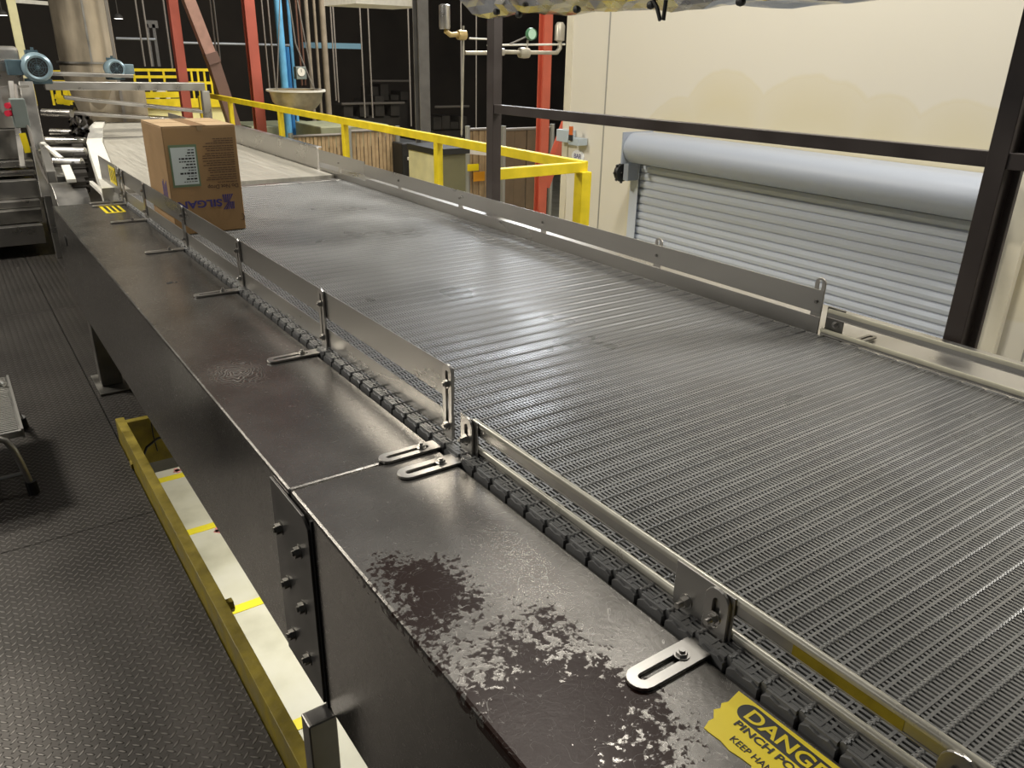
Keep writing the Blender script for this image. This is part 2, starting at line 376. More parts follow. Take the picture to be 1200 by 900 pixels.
# roll-up door
door = D.objects.new('door_1', None); COL.objects.link(door); door.location = (4.93, 3.7, LZ); struct(door, 'grey roll up shutter door in the cream wall')
cb = MB(); pitch = .0665; y0, y1 = 2.16, 5.14; z = .06; prof = []
while z > LZ+.02:
    for q, dx in ((0, 0), (.02, -.012), (.4, -.017), (.80, -.012), (.83, .004)): prof.append((4.945+dx, z-pitch*q))
    z -= pitch
vs = []; fs = []
for (x, zz) in prof: vs += [(x, y0, zz), (x, y1, zz)]
for i in range(len(prof)-1): fs.append((2*i, 2*i+1, 2*i+3, 2*i+2))
cb.add(vs, fs); cb.box(4.946, 4.96, y0, y1, LZ+.01, .06); cb.build('curtain', SLAT, door)
hb = MB(); pf = []
hc = (4.79, .082); hr = .122
pts = [(4.99, .16), (4.99, hc[1]+hr*.98)]
for i in range(15):
    a = PI/2 + (PI*1.02)*i/14; pts.append((hc[0]+hr*math.cos(a), hc[1]+hr*math.sin(a)))
pts += [(4.9, hc[1]-hr), (4.9, hc[1]-hr+.02), (4.8, hc[1]-hr*.8), (4.93, .16)]
hb.poly([(x, z) for x, z in pts[:-4]]+[(4.99, hc[1]-hr)], 1, 2.14, 5.06)
hb.build('hood', HOOD, door, smooth=True)
MB().poly([(4.66, -.045), (4.66, .21), (5.0, .21), (5.0, -.045)], 1, 5.06, 5.072).build('hood_bracket', HOOD, door)
MB().box(4.90, 4.925, y0, y1, -.05, .0).build('lintel_seal', mat('seal_grey', (.18, .18, .18), .6), door)
MB().box(4.90, 4.99, 5.13, 5.19, LZ, -.0).box(4.9, 4.905, 5.09, 5.13, LZ, 0).build('guide_rail', SLAT, door)
MB().box(4.90, 4.99, 2.10, 2.16, LZ, -.0).box(4.9, 4.905, 2.16, 2.2, LZ, 0).build('guide_rail', SLAT, door)
ch = MB().lathe([(.02, -.02), (.075, -.02), (.08, 0), (.075, .02), (.02, .02)], (4.8, 5.2, -.14), 'y', 20)
for k in range(8):
    a = k*PI/4; ch.tube([(4.8+.03*math.cos(a), 5.2, -.14+.03*math.sin(a)), (4.8+.09*math.cos(a), 5.2, -.14+.09*math.sin(a))], .012, 6)
ch.build('chain_wheel', BLKP, door)
MB().box(4.78, 4.9, 5.1, 5.16, -.2, -.03).build('gear_housing', HOOD, door, bevel=.006)
# ------------------------------------------------------------------ BELT CONVEYOR
conv = empty('belt_conveyor', (1.43, 2.0, FZ), 'long steel belt conveyor with open grey modular belt running from foreground to box', 'conveyor')
P = conv
# --- belt: one row mesh repeated
rp = .0607; x0, x1 = .768, 2.106; pp = .0090; nf = int((x1-x0)/pp)
V = []; F = []
def bx(a, b, c, d, e, f_, bottom=False):
    o = len(V); V.extend([(a, c, e), (b, c, e), (b, d, e), (a, d, e), (a, c, f_), (b, c, f_), (b, d, f_), (a, d, f_)])
    F.extend([(o+4, o+5, o+6, o+7), (o, o+1, o+5, o+4), (o+1, o+2, o+6, o+5), (o+2, o+3, o+7, o+6), (o+3, o, o+4, o+7)])
zt, zb = .015, -.003
hw = rp/2
bx(x0, x1, hw-.0078, hw-.0032, zb, zt); bx(x0, x1, hw+.0032, hw+.0078, zb, zt)
def knuckle(a, b, yc, s):   # rounded raised end
    o = len(V)
    prof = [(-.0045, zt-.001), (-.0025, zt+.0014), (0, zt+.0021), (.0025, zt+.0014), (.0045, zt-.001), (.0045, zb), (-.0045, zb)]
    for q in (a, b):
        for (dy, zz) in prof: V.append((q, yc+dy*s, zz))
    n = len(prof)
    for i in range(n): F.append((o+i, o+(i+1) % n, o+(i+1) % n+n, o+i+n))
    F.append(tuple(o+i for i in range(n))); F.append(tuple(o+n+i for i in range(n)))
for k in range(nf):
    xa = x0+k*pp
    xb = xa+pp*.5
    bx(xa+.0003, xb+.0004, hw+.0078, rp-.001, zb+.001, zt)                  # far fingers
    knuckle(xa, xb+.0002, rp+.0008, 1)
    bx(xa+pp*.5, xa+pp-.0001, .001, hw-.0078, zb+.001, zt)                # near fingers
    knuckle(xa+pp*.5, xa+pp, -.0008, 1)
    if k % 1 == 0: bx(xa+.0002, xa+.0049, hw-.0032, hw+.0032, zb, zt-.0006)
# solid edge link
bx(x0-.004, x0+.010, hw-.024, hw+.024, zb-.012, zt-.001)
bx(x1-.010, x1+.004, hw-.024, hw+.024, zb-.012, zt-.001)
me = D.meshes.new('belt'); me.from_pydata(V, [], F); me.materials.append(BELT); me.update()
belt = D.objects.new('belt', me); COL.objects.link(belt); belt.parent = P
ystart = .233-rp*12
belt.location = Vector((0, ystart, 0))-P.location
ar = belt.modifiers.new('rows', 'ARRAY'); ar.use_relative_offset = False; ar.use_constant_offset = True; ar.constant_offset_displace = (0, rp, 0); ar.count = int((4.92-ystart)/rp)
# dark edge links beside the belt
V2 = MB()
nrow = int((4.92-ystart)/rp)
for k in range(nrow):
    y = ystart+k*rp
    V2.poly([(y+.004, -.004), (y+.004, .006), (y+.016, .0105), (y+.03, .0075), (y+.045, .0105), (y+.057, .004), (y+.057, -.012), (y+.004, -.012)], 0, .7585, .772)
V2.build('belt_edge_link', BELTE, P)
MB().box(.70, 2.14, -1.2, 4.93, -.13, -.12).build('void_sheet', VOIDBLK, P)  # added sheet standing in for the dark void below the belt
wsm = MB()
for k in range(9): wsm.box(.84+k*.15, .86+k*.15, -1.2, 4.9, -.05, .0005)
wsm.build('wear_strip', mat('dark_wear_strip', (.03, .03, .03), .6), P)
def axle_x(y): return MB().tube([(.76, y, -.05), (2.12, y, -.05)], .04, 16)
axle_x(4.88).build('roller', STEELD, P, smooth=True)
# --- side covers
def cover(xa, xb, ya, yb, nm='side_cover', m=COVER, zt_=0, bev=.006):
    return MB().box(xa, xb, ya, yb, -.468, zt_).build(nm, m, P, bevel=bev)
c1 = cover(.420, .754, 1.346, 4.86); c1['label'] = 'long dark stainless side cover beyond the seam'
c2 = MB().box(.422, .754, -1.2, 1.343, -.464, 0).build('side_cover', COVER, P, bevel=.006); c2['label'] = 'near side cover with peeling brown film'
cover(2.118, 2.455, -1.2, 4.95, m=STEEL)['label'] = 'pale right side cover of the belt'
jp = MB().poly([(1.236, -.030), (1.262, -.012), (1.44, -.012), (1.44, -.452), (1.236, -.452)], 0, .4135, .4195).build('splice_plate', mat('dark_plate', (.15, .145, .14), .4, .9, vary=.15), P, bevel=.001)
MB().box(.4185, .4215, 1.228, 1.236, -.462, -.010).build('seam_gap', BLK, P)
for (y, z) in ((1.401, -.115), (1.295, -.111), (1.388, -.243), (1.303, -.251), (1.391, -.381), (1.303, -.384)):
    hexbolt((.4135, y, z), (-1, 0, 0), .0115, .010, 'bolt', STEELD, jp, stud=.006)
MB().tube([(.4185, 4.5, -.115), (.4165, 4.5, -.115)], .028, 14).build('knockout_hole', BLK, P)
MB().add([(.575, 2.985, .0006), (.60, 3.0, .0006), (.595, 3.02, .0006), (.57, 3.005, .0006)], [(0, 1, 2, 3)]).add([(.60, 2.99, .0006), (.612, 3.0, .0006), (.605, 3.012, .0006)], [(0, 1, 2)]).build('dirt_chip', BLK, P)
# legs
lg = MB().box(.43, .53, 4.28, 4.38, FZ+.012, -.468).build('leg', STEELD, P, bevel=.004)
MB().box(.405, .60, 4.18, 4.48, FZ, FZ+.012).build('base_plate', STEELD, lg, bevel=.002)
for xx, yy in ((.45, .9), (2.3, .9)):
    pass
lg2 = MB().box(.366, .426, 1.20, 1.245, LZ, -.462).build('leg', STEELD, P, bevel=.003)
MB().box(.374, .418, 1.205, 1.24, -.4625, -.4615).build('end_cap', mat('dark_plate', (.1, .1, .1), .5, .5), lg2)
lg3 = MB().box(2.2, 2.3, 4.28, 4.38, FZ+.012, -.468).build('leg', STEELD, P, bevel=.004)
MB().box(2.1, 2.4, 4.18, 4.48, FZ, FZ+.012).build('base_plate', STEELD, lg3)
MB().box(2.2, 2.3, .3, .4, LZ, -.468).build('leg', STEELD, P, bevel=.004)

# --- left guards
def gx(y): return .792-(y-1.3)*.0078          # guard line drifts slightly toward the cover
BRY = [1.352, 2.035, 2.772, 3.51, 4.236, 4.735]
def tall_bracket(y, first):
    x = gx(y); w = .038
    b = MB()
    b.slotplate(.172, w, .006, .055, .155, .011, lambda u, v, t: (x-u, y+v, .001+t))
    b.slotplate(.186, w, .006, .03, .172, .011, lambda u, v, t: (x-t, y+v, .001+u))
    o = b.build('guard_bracket', STEELB, P, origin=(x, y, 0), bevel=.0008); o.location = Vector((x, y, 0))-P.location
    return o
def bolts_for(br, x, y, zs, foot):
    for z in zs: hexbolt((x-.006, y, z), (-1, 0, 0), .008, .007, 'bolt', BOLT, br, stud=.005)
    hexbolt((foot, y, .007), (0, 0, 1), .008, .006, 'bolt', BOLT, br, stud=.007)
for y in BRY:
    br = tall_bracket(y, y == BRY[0]); x = gx(y); bolts_for(br, x, y, (.143, .044), x-.072)
b5 = tall_bracket(4.83, False); bolts_for(b5, gx(4.83), 4.83, (.143, .044), gx(4.83)-.072)
def gpanel(ya, yb, za, zb, name='guard_panel'):
    xa, xb = gx(ya), gx(yb); t = .003; o = .0008
    b = MB(); vs = []
    for (x, y) in ((xa, ya), (xb, yb)):
        for dx, z in ((o, za), (o+t, za), (o+t, zb), (o, zb)): vs.append((x+dx, y, z))
    b.add(vs, [(0, 1, 2, 3), (7, 6, 5, 4), (0, 4, 5, 1), (1, 5, 6, 2), (2, 6, 7, 3), (3, 7, 4, 0)])
    return b.build(name, STEEL, P, bevel=.0006)
gpanel(1.336, 2.03, .105, .181); gpanel(1.336, 2.03, .018, .073)
gpanel(2.034, 3.5, .105, .181); gpanel(2.034, 3.5, .018, .073)
gpanel(3.504, 4.86, .105, .183); gpanel(3.504, 4.86, .018, .073)
ep = gpanel(4.865, 5.42, .02, .185)
st2 = MB().box(gx(5)-.0012, gx(5)+.0002, 4.93, 5.12, .07, .165).build('warning_sticker', YELS, P); st2['label'] = 'small yellow sticker on the far guard panel'
for k in range(4): MB().box(gx(5)-.0018, gx(5)-.001, 4.95+k*.042, 4.965+k*.042, .085, .15).build('print_line', BLK, st2)
# --- short slotted brackets, rails and splice near the camera
def short_bracket(y, w=.045, L=.168, hh=.094, boltz=.045):
    x = .7905; b = MB()
    b.slotplate(L, w, .006, .06, .15, .013, lambda u, v, t: (x-u, y+v, .0008+t))
    b.slotplate(hh, w, .006, .028, .078, .013, lambda u, v, t: (x-t, y+v, .0008+u))
    o = b.build('guard_bracket', STEELB, P, origin=(x, y, 0), bevel=.0012); o.location = Vector((x, y, 0))-P.location
    hexbolt((x-.006, y, boltz), (-1, 0, 0), .0085, .009, 'bolt', BOLT, o, stud=.01)
    hexbolt((x-.068, y, .007), (0, 0, 1), .009, .005, 'bolt', BOLT, o, stud=.005)
    return o
short_bracket(1.272); short_bracket(.585); short_bracket(.235)
sp = MB().box(.7912, .7942, .558, .672, -.0, .092).build('splice_plate', STEEL, P, bevel=.0008)
hexbolt((.7912, .645, .032), (-1, 0, 0), .009, .009, 'bolt', BOLT, sp, stud=.012)
MB().box(.7912, .7942, 1.238, 1.306, 0, .092).build('splice_plate', STEEL, P, bevel=.0008)
def rail(ya, yb, z, x, hgt, dirn=-1, nm='guide_rail', capm=CAP, facem=STEEL):
    r_ = MB().box(x, x+.008, ya, yb, z-hgt, z-.004).box(x-.0015, x+.0095, ya, yb, z-hgt-.003, z-hgt).build(nm, facem, P, bevel=.001)
    c = MB(); n = 10; pr = []
    for i in range(n+1):
        a = PI*i/n; pr.append((x+.004+.0062*math.cos(a), z-.004+.0070*math.sin(a)))
    pr += [(x-.0022, z-.008), (x+.0102, z-.008)]
    c.poly(pr, 1, ya, yb); c.build('cap_strip', capm, r_, smooth=True)
    return r_
CAPS = mat('worn_cap_strip', (.50, .48, .41), .32, .35, vary=.12, vscale=9)
ur = rail(-1.2, 1.262, .090, .796, .026, capm=CAPS); rail(-1.2, 1.262, .030, .797, .014, capm=CAPS)
MB().box(.7952, .7962, .305, .462, .064, .083).build('yellow_tape', YELD, ur)
# --- warning sticker foreground
st = MB(); top = []
rr_ = random.Random(7)
edge = [(.742, .496), (.715, .491), (.705, .494), (.697, .489), (.688, .4925), (.676, .482), (.668, .483), (.6535, .478)]
bot = [(.6535, .47), (.6555, .452), (.6530, .436), (.6560, .420), (.6575, .405), (.6530, .400), (.653, .285)]
st.poly([(.747, .285)] + edge + bot, 2, .0004, .0011)
sticker = st.build('warning_sticker', YELS, P); sticker['label'] = 'yellow danger pinch point sticker with a torn end'
# black rounded band behind DANGER
bp_ = []
for i in range(13):
    a = -PI/2 + PI*i/12; bp_.append((.7215+.0155*math.sin(a), .468+.0155*math.cos(a)))
bp_ = [(.737, .292)] + [(.7215+.0165*math.sin(PI/2-PI*i/12), .4600+.0165*math.cos(PI/2-PI*i/12)) for i in range(13)] + [(.705, .292)]
MB().poly(bp_, 2, .0011, .0014).build('black_band', BLK, sticker)
RT = (0, 0, -PI/2)
text('danger_text', 'DANGER', YELS, sticker, (.7105, .4635, .0018), RT, .031, .0002, .02, 1.12)
text('pinch_text', 'PINCH POINT', BLK, sticker, (.6900, .462, .0016), RT, .0165, .0002, .02, 1.2)
text('keep_text', 'KEEP HANDS CLEAR', BLK, sticker, (.6660, .448, .0016), RT, .0145, .0002, .004, .95)
# far sticker on the cover top
st3 = MB().box(.625, .72, 4.51, 4.735, .0004, .0012).build('warning_sticker', YELS, P); st3['label'] = 'yellow warning sticker at the far end of the cover'
for k in range(3): MB().box(.64+k*.026, .655+k*.026, 4.53, 4.71, .0012, .0016).build('print_line', BLK, st3)

# --- right guards
RX = 2.112
def rpanel(ya, yb, za, zb):
    return MB().box(RX, RX+.003, ya, yb, za, zb).build('guard_panel', STEEL, P, bevel=.0006)
rpanel(1.352, 4.6, .078, .150); rpanel(1.352, 4.6, .012, .066)
rpanel(4.604, 5.33, .085, .165); rpanel(4.604, 5.33, -.01, .05)
def right_bracket(y, hh):
    b = MB()
    b.slotplate(.12, .036, .006, .05, .11, .011, lambda u, v, t: (RX+.004+u, y+v, .0008+t))
    b.slotplate(hh, .036, .006, hh-.04, hh-.008, .011, lambda u, v, t: (RX+.004+t, y+v, .0008+u))
    o = b.build('guard_bracket', STEELB, P, origin=(RX, y, 0), bevel=.0008); o.location = Vector((RX, y, 0))-P.location
    hexbolt((RX-.0005, y, .112), (-1, 0, 0), .0055, .003, 'bolt', STEELD, o, stud=.0, washer=False)
    return o
right_bracket(1.372, .186); right_bracket(2.065, .176)
for y in (2.775, 3.48, 4.15, 5.0): right_bracket(y, .145)
rr = rail(-1.2, 1.335, .094, RX+.012, .022, capm=CAP); rail(-1.2, 1.345, .030, RX+.006, .014, capm=CAP)
so = MB().box(RX+.024, RX+.03, 1.285, 1.345, .0, .10).box(RX+.024, RX+.09, 1.285, 1.33, .0, .006).build('splice_plate', STEELD, P, bevel=.001)
hexbolt((RX+.024, 1.31, .05), (-1, 0, 0), .008, .006, 'bolt', BOLT, so)
MB().slotplate(.12, .03, .005, .05, .11, .01, lambda u, v, t: (RX+.03+u, 1.25+v, .006+t)).build('guard_bracket', STEELD, P)
# comb plate at the end of the belt
MB().box(.77, 2.11, 4.935, 5.0, -.01, .016).build('comb_plate', STEEL, P, bevel=.002)

# ------------------------------------------------------------------ FAR CONVEYOR
fc = empty('transfer_conveyor', (1.6, 7, FZ), 'pale flat belt conveyor taking over behind the cardboard box', 'conveyor')
MB().poly([(.80, 5.06), (2.10, 5.06), (2.10, 9.6), (1.50, 9.75), (1.36, 9.05), (1.12, 7.6)], 2, -.05, .03).build('belt', FARBELT, fc)
MB().poly([(.70, 5.06), (.80, 5.06), (1.12, 7.6), (1.36, 9.05), (1.50, 9.75), (1.42, 9.8), (1.25, 9.1), (1.0, 7.6)], 2, -.07, .045).build('edge_strip', WHT, fc)
MB().box(1.16, 2.10, 8.03, 8.06, .03, .034).build('belt_joint', STEELD, fc)
MB().box(2.112, 2.13, 5.37, 7.2, -.015, .17).box(2.112, 2.155, 5.37, 7.2, .17, .178).build('side_wall', STEELB, fc, bevel=.002)
MB().box(2.112, 2.13, 7.2, 9.6, -.015, .12).build('side_wall', STEELB, fc)
MB().box(1.3, 1.4, 5.01, 5.05, -.01, .02).build('red_guide_block', REDP, fc)
MB().box(.78, 2.11, 5.004, 5.012, -.02, .014).build('front_edge', STEELB, fc)
MB().box(.8, .9, 7.2, 7.3, FZ, -.07).build('leg', STEELD, fc)
for yy in (5.4, 8.4): MB().box(2.0, 2.1, yy, yy+.1, FZ, -.05).build('leg', STEELD, fc)
MB().box(2.13, 2.45, 5.0, 9.6, -.3, -.02).build('side_cover', STEEL, fc, bevel=.004)
cp1 = at(75, 118, 9.9)
MB().bar((cp1.x, 9.85, .28), (2.5, 9.75, .12), .3, .03).bar((cp1.x, 9.75, .14), (2.4, 9.65, .03), .3, .03).build('end_plate', STEELB, fc, bevel=.003)
# cross frame over it
fr = empty('tube_gantry', (1.5, 8, FZ), 'square steel tube frame bridging the pale conveyor', 'gantry')
pa, pb = at(52, 100, 8), at(238, 103, 8)
MB().bar((pa.x, 8, .47), (2.11, 8, .455), .07, .07).build('crossbar', STEEL, fr, bevel=.006)
MB().bar((2.11, 8, .42), (2.11, 8, -.3), .07, .07).build('post', STEEL, fr, bevel=.006)
MB().bar((pa.x, 8.6, .55), (at(140, 93, 8.6).x+.1, 8.6, .53), .3, .03).build('motor_shelf', STEEL, fr, bevel=.004)

def motor(name, label, cpx, cpy, Y, r, side, yaw=0.):
    c = at(cpx, cpy, Y)
    t = empty(name, (c.x, Y, c.z-r*1.15), label, 'motor', None)
    # axis along Y, fan cover faces the viewer
    body = MB().lathe([(.001, 0), (r*.86, 0), (r*.86, r*2.4), (r*.5, r*2.5), (r*.45, r*3.1), (.001, r*3.1)], (c.x, Y+.05, c.z), 'y', 28)
    for k in range(22):
        a = k*2*PI/22; body.bar((c.x+r*.9*math.cos(a), Y+.08, c.z+r*.9*math.sin(a)), (c.x+r*.9*math.cos(a), Y+r*2.3, c.z+r*.9*math.sin(a)), .006, .006)
    body.build('housing', MBLUE, t, smooth=True)
    MB().lathe([(r*.66, -.012), (r*.80, -.018), (r*.98, .0), (r*1.02, .03), (r*1.02, .12), (r*.88, .13)], (c.x, Y, c.z), 'y', 36).build('fan_cover', MBLUEL, t, smooth=True)
    gr = MB().lathe([(.001, -.002), (r*.68, -.002), (r*.68, .006)], (c.x, Y, c.z), 'y', 28).build('grille_back', BLKP, t)
    gq = MB()
    for q in (.2, .35, .5): gq.lathe([(r*q, -.008), (r*q+.0035, -.008), (r*q+.0035, -.003), (r*q, -.003)], (c.x, Y, c.z), 'y', 28)
    for k in range(8):
        a = k*PI/4; gq.bar((c.x+r*.12*math.cos(a), Y-.006, c.z+r*.12*math.sin(a)), (c.x+r*.7*math.cos(a), Y-.006, c.z+r*.7*math.sin(a)), .004, .004)
    gq.lathe([(.001, -.012), (r*.15, -.010), (r*.15, 0)], (c.x, Y, c.z), 'y', 16); gq.build('grille', MBLUE, t)
    MB().box(c.x+side*r*.9, c.x+side*r*1.9, Y+.03, Y+.16, c.z-r*.55, c.z+r*.5).build('terminal_box', MBLUE if side < 0 else MBLUEL, t, bevel=.006)
    MB().box(c.x-r*.85, c.x+r*.85, Y+.05, Y+.22, c.z-r*1.15, c.z-r*.8).build('foot', MBLUE, t, bevel=.004)
    MB().box(c.x-r*.5, c.x+r*.3, Y+.1, Y+.2, c.z+r*.85, c.z+r*1.15).tube([(c.x, Y+.15, c.z+r*1.1), (c.x, Y+.15, c.z+r*1.35)], .012, 8).build('lifting_eye', MBLUE, t)
    return t
motor('electric_motor', 'large blue grey electric motor with round fan grille at the left edge', 44, 79, 7.9, .112, -1)
motor('electric_motor', 'small blue grey electric motor right of the silo foot', 136.5, 81, 8.5, .083, 1)
# gearbox plates next to motors
gb = empty('gearbox', at(10, 95, 8.2), 'steel gearbox housing left of the large motor', 'gearbox')
q0 = at(6, 66, 8.25)
MB().box(q0.x-.12, q0.x+.1, 8.2, 8.4, q0.z-.45, q0.z+.08).build('housing', STEELB, gb, bevel=.03)
MB().box(q0.x-.1, q0.x+.12, 8.15, 8.2, q0.z-.12, q0.z-.02).build('cover', STEELB, gb, bevel=.01)

# roller and sprocket section left of the pale belt
rc = empty('roller_conveyor', (.8, 7, FZ), 'steel roller transfer section with dark sprockets left of the pale belt', 'conveyor')
for i, (a, b_, yy) in enumerate(((52, 100, 165), (48, 100, 177), (56, 96, 190), (60, 98, 155), (50, 84, 132))):
    p = at(a, yy, .02 if i != 4 else .2, 2); q = at(b_, yy+1, .02 if i != 4 else .2, 2)
    MB().tube([p, q], .035, 14).build('roller', STEELB, rc, smooth=True)
rnd = random.Random(3)
for i in range(8):
    p = at(100-i*.6+(i % 2)*2, 215-i*10.5, .0, 2); r = .075
    s = MB(); k = 14; prf = []
    for j in range(k*2):
        a = j*PI/k; rr1 = r*(1 if j % 2 else .82); prf.append((p.x+rr1*math.cos(a)*1.0, rr1*math.sin(a)))
    s.poly([(p.y+b, 0+a-p.x-.04) for a, b in prf], 0, p.x-.08, p.x+.0)
    s.build('sprocket', mat('dark_chain', (.05, .045, .04), .45, .7, vary=.3), rc)
cl = MB(); cps = []
for i in range(60):
    a = at(82+rnd.random()*22, 130+rnd.random()*28, .06, 2); cps.append(a+Vector((0, 0, rnd.uniform(-.04, .05))))
cl.tube(cps, .017, 6)
cl.build('drive_chain', mat('dark_chain', (.05, .045, .04), .45, .7, vary=.3), rc)
MB().bar(at(48, 165, .0, 2), at(62, 212, -.0, 2), .05, .12).build('side_frame', STEEL, rc, bevel=.004)
for ga_, gb_, gw in ((at(50, 168, .06, 2), at(72, 186, .04, 2), .03), (at(77, 195, .05, 2), at(84, 212, .03, 2), .05), (at(107, 214, .03, 2), at(122, 228, .0, 2), .02)): MB().bar(ga_, gb_, gw, .02).build('guide_bar', WHT, rc)
MB().box(.64, .80, 6.8, 8.9, -.22, -.10).build('frame_pan', STEELD, rc, bevel=.01)
for xx, yy in ((.68, 6.9), (.68, 8.6)): MB().box(xx, xx+.07, yy, yy+.07, FZ, -.22).build('leg', STEELD, rc)
pl = MB(); pr = []
c0 = at(84, 232, -.05, 2)
for i in range(11):
    a = PI*.5*i/10; pr.append((c0.y+.25-.32*math.cos(a), -.35+.36*math.sin(a)))
pr += [(c0.y+.32, .0), (c0.y+.32, -.4), (c0.y-.07, -.4)]
pl.poly(pr, 0, .50, .68); pl.build('curved_guard', STEELD, rc, bevel=.003)
# inclined post with control box
cpst = empty('control_post', (at(57, 232, 7.5).x, 7.5, FZ), 'steel post carrying a grey control box with red button at the left edge', 'post')
pA, pB = at(31, 100, 7.9), at(57, 232, 7.5)
MB().bar((pA.x, 7.9, pA.z+.02), (pB.x, 7.5, pB.z), .10, .06).bar((pB.x, 7.5, pB.z+.02), (pB.x, 7.45, FZ), .07, .05).build('upright', STEEL, cpst, bevel=.004)
pC, pD = at(13, 96, 7.8), at(27, 196, 7.4)
MB().bar(pC, pD, .035, .03).build('upright', STEELB, cpst)
ct = MB().box(at(14, 130, 7.3).x, at(32, 130, 7.3).x, 7.3, 7.42, at(22, 150, 7.3).z, at(22, 116, 7.3).z).build('control_box', CTRL, cpst, bevel=.006)
for yy in (124, 133): 
    q = at(11, yy, 7.3); MB().tube([(q.x+.02, 7.35, q.z), (q.x-.015, 7.3, q.z)], .022, 12).build('red_button', REDP, ct)
q = at(29.5, 167, 6.4); MB().bar(at(26, 156, 7.28), at(33, 179, 7.28), .045, .003, (0, 1, 0)).build('yellow_label', YELS, cpst)
cb_ = [at(x, y, v) for x, y, v in ((18, 100, 7.7), (20, 118, 7.4), (33, 150, 7.3), (40, 175, 7.25), (52, 205, 7.2), (66, 228, 7.1), (76, 238, 6.9))]
MB().tube(cb_, .012, 8).build('cable', ROD, cpst, smooth=True)
MB().bar(at(0, 103, 7.8), at(34, 101, 7.8), .03, .02).build('bracket', STEELB, cpst)

# stacked machine frame at the left edge
mf = empty('machine_frame', (-.1, 8.3, FZ), 'low stepped stainless machine frame at the left edge behind the walkway', 'machine')
ys = 8.3
for i, (ya, yb, col) in enumerate(((122, 150, STEELB), (152, 186, STEELD), (189, 196, STEELB), (201, 206, STEELB), (212, 233, STEEL), (236, 244, STEELB), (247, 262, STEELD), (266, 288, STEEL))):
    zt_ = at(20, ya, ys-.10*i).z; zb_ = at(20, yb, ys-.10*i).z; xr = at((34, 28, 40, 42, 46, 48, 50, 53)[i], (ya+yb)/2, ys-.10*i).x
    MB().box(-1.6, xr, ys-.10*i, ys-.10*i+.25, zb_, zt_).build('side_panel' if yb-ya > 12 else 'cross_rail', col, mf, bevel=.004)
MB().box(-1.6, .55, 8.35, 8.9, FZ, -.2).build('plinth', STEELD, mf)

# ------------------------------------------------------------------ CARDBOARD BOX
BX0, BX1, BY0, BY1, BZ0, BZ1 = .782, 1.093, 3.72, 4.12, .018, .482
bo = empty('cardboard_box', ((BX0+BX1)/2, (BY0+BY1)/2, BZ0), 'brown cardboard carton standing upside down on the belt against the guard', 'box')
MB().box(BX0, BX1, BY0, BY1, BZ0, BZ1-.004).build('carton', CARD, bo, bevel=.004)
fb = MB().box(BX0+.001, BX1-.001, BY0+.001, (BY0+BY1)/2-.012, BZ1-.004, BZ1).box(BX0+.001, BX1-.001, (BY0+BY1)/2+.002, BY1-.001, BZ1-.004, BZ1)
fb.build('flap', CARDL, bo, bevel=.001)
MB().box((BX0+BX1)/2-.03, (BX0+BX1)/2+.03, BY0-.0005, BY1, BZ1, BZ1+.0008).box((BX0+BX1)/2-.01, (BX0+BX1)/2+.012, BY0-.001, BY0, BZ1-.02, BZ1).build('tape', mat('clear_tape', (.36, .25, .14), .25), bo)
MB().box(BX1-.02, BX1, BY0-.0008, BY0, .06, .062).build('crease', INKB, bo)
yf = BY0-.001
gl = MB().box(.799, .916, yf-.0002, yf+.0005, .226, .405).build('label_border', GREEN, bo)
pl_ = MB().box(.806, .909, yf-.0008, yf-.0002, .236, .394).build('shipping_label', PAPER, bo)
r2 = random.Random(5)
lm = MB()
zz = .384
rows = [(.020, .004), (.03, .006), (.04, .004), (.06, .007), (.07, .005), (.03, .006), (.055, .006), (.03, .004), (.06, .008), (.03, .003), (.045, .007), (.05, .003)]
for (wd, hh) in rows:
    x = .903
    while x > .903-wd:
        ww = r2.uniform(.006, .014); lm.box(x-ww, x, yf-.0011, yf-.0008, zz-hh, zz); x -= ww+.003
    zz -= hh+.0068
lm.build('label_print', BLK, pl_)
pm = MB(); zz = .426
for k in range(19):
    x = 1.076; end = r2.uniform(.945, .965) if k not in (0, 1, 18) else 1.0
    while x > end:
        ww = r2.uniform(.008, .022); pm.box(x-ww, x, yf-.0003, yf+.0002, zz-.0032, zz); x -= ww+.0025
    zz -= .0092 if k % 3 != 2 else .0128
pm.build('fine_print', INKB, bo)
RU = (PI/2, PI, 0)
text('do_not_drop_text', 'Do Not Drop', INKB, bo, (1.080, yf-.0003, .226), RU, .024, .0001, .015, 1.0)
text('brand_text', 'SILGAN', INK, bo, (.998, yf-.0003, .162), RU, .044, .0001, .03, 1.3)
# logo: striped X-like mark
lo = MB()
for k in range(4):
    o_ = k*.0105
    lo.add([(1.048-o_-.0, yf-.0005, .118), (1.048-o_-.0065, yf-.0005, .118), (1.012-o_*.1+.0, yf-.0005, .150-k*.0), (1.018-o_*.1, yf-.0005, .150)], [(0, 1, 2, 3)])
lo = MB()
for k in range(5):
    a0 = 1.0+k*.011
    lo.add([(a0, yf-.0005, .115), (a0+.0065, yf-.0005, .115), (1.0+k*.0055+.030, yf-.0005, .148), (1.0+k*.0055+.026, yf-.0005, .148)], [(0, 1, 2, 3)])
    lo.add([(1.002+k*.0105, yf-.0005, .182), (1.0085+k*.0105, yf-.0005, .182), (1.0+k*.0045+.010, yf-.0005, .146), (1.0+k*.0045+.007, yf-.0005, .146)], [(0, 1, 2, 3)])
lo.build('brand_mark', INK, bo)
pr3 = MB()
for k in range(5): pr3.box(BX0-.0006, BX0, BY0+.05+k*.018, BY0+.06+k*.018, .15+.02*(k % 2), .25-.01*(k % 3))
pr3.build('side_print', INK, bo)
cr = [(BX1-.018+.016*math.cos(a), yf-.0003, .075+.016*math.sin(a)) for a in [(-1.2+2.4*i/8) for i in range(9)]]
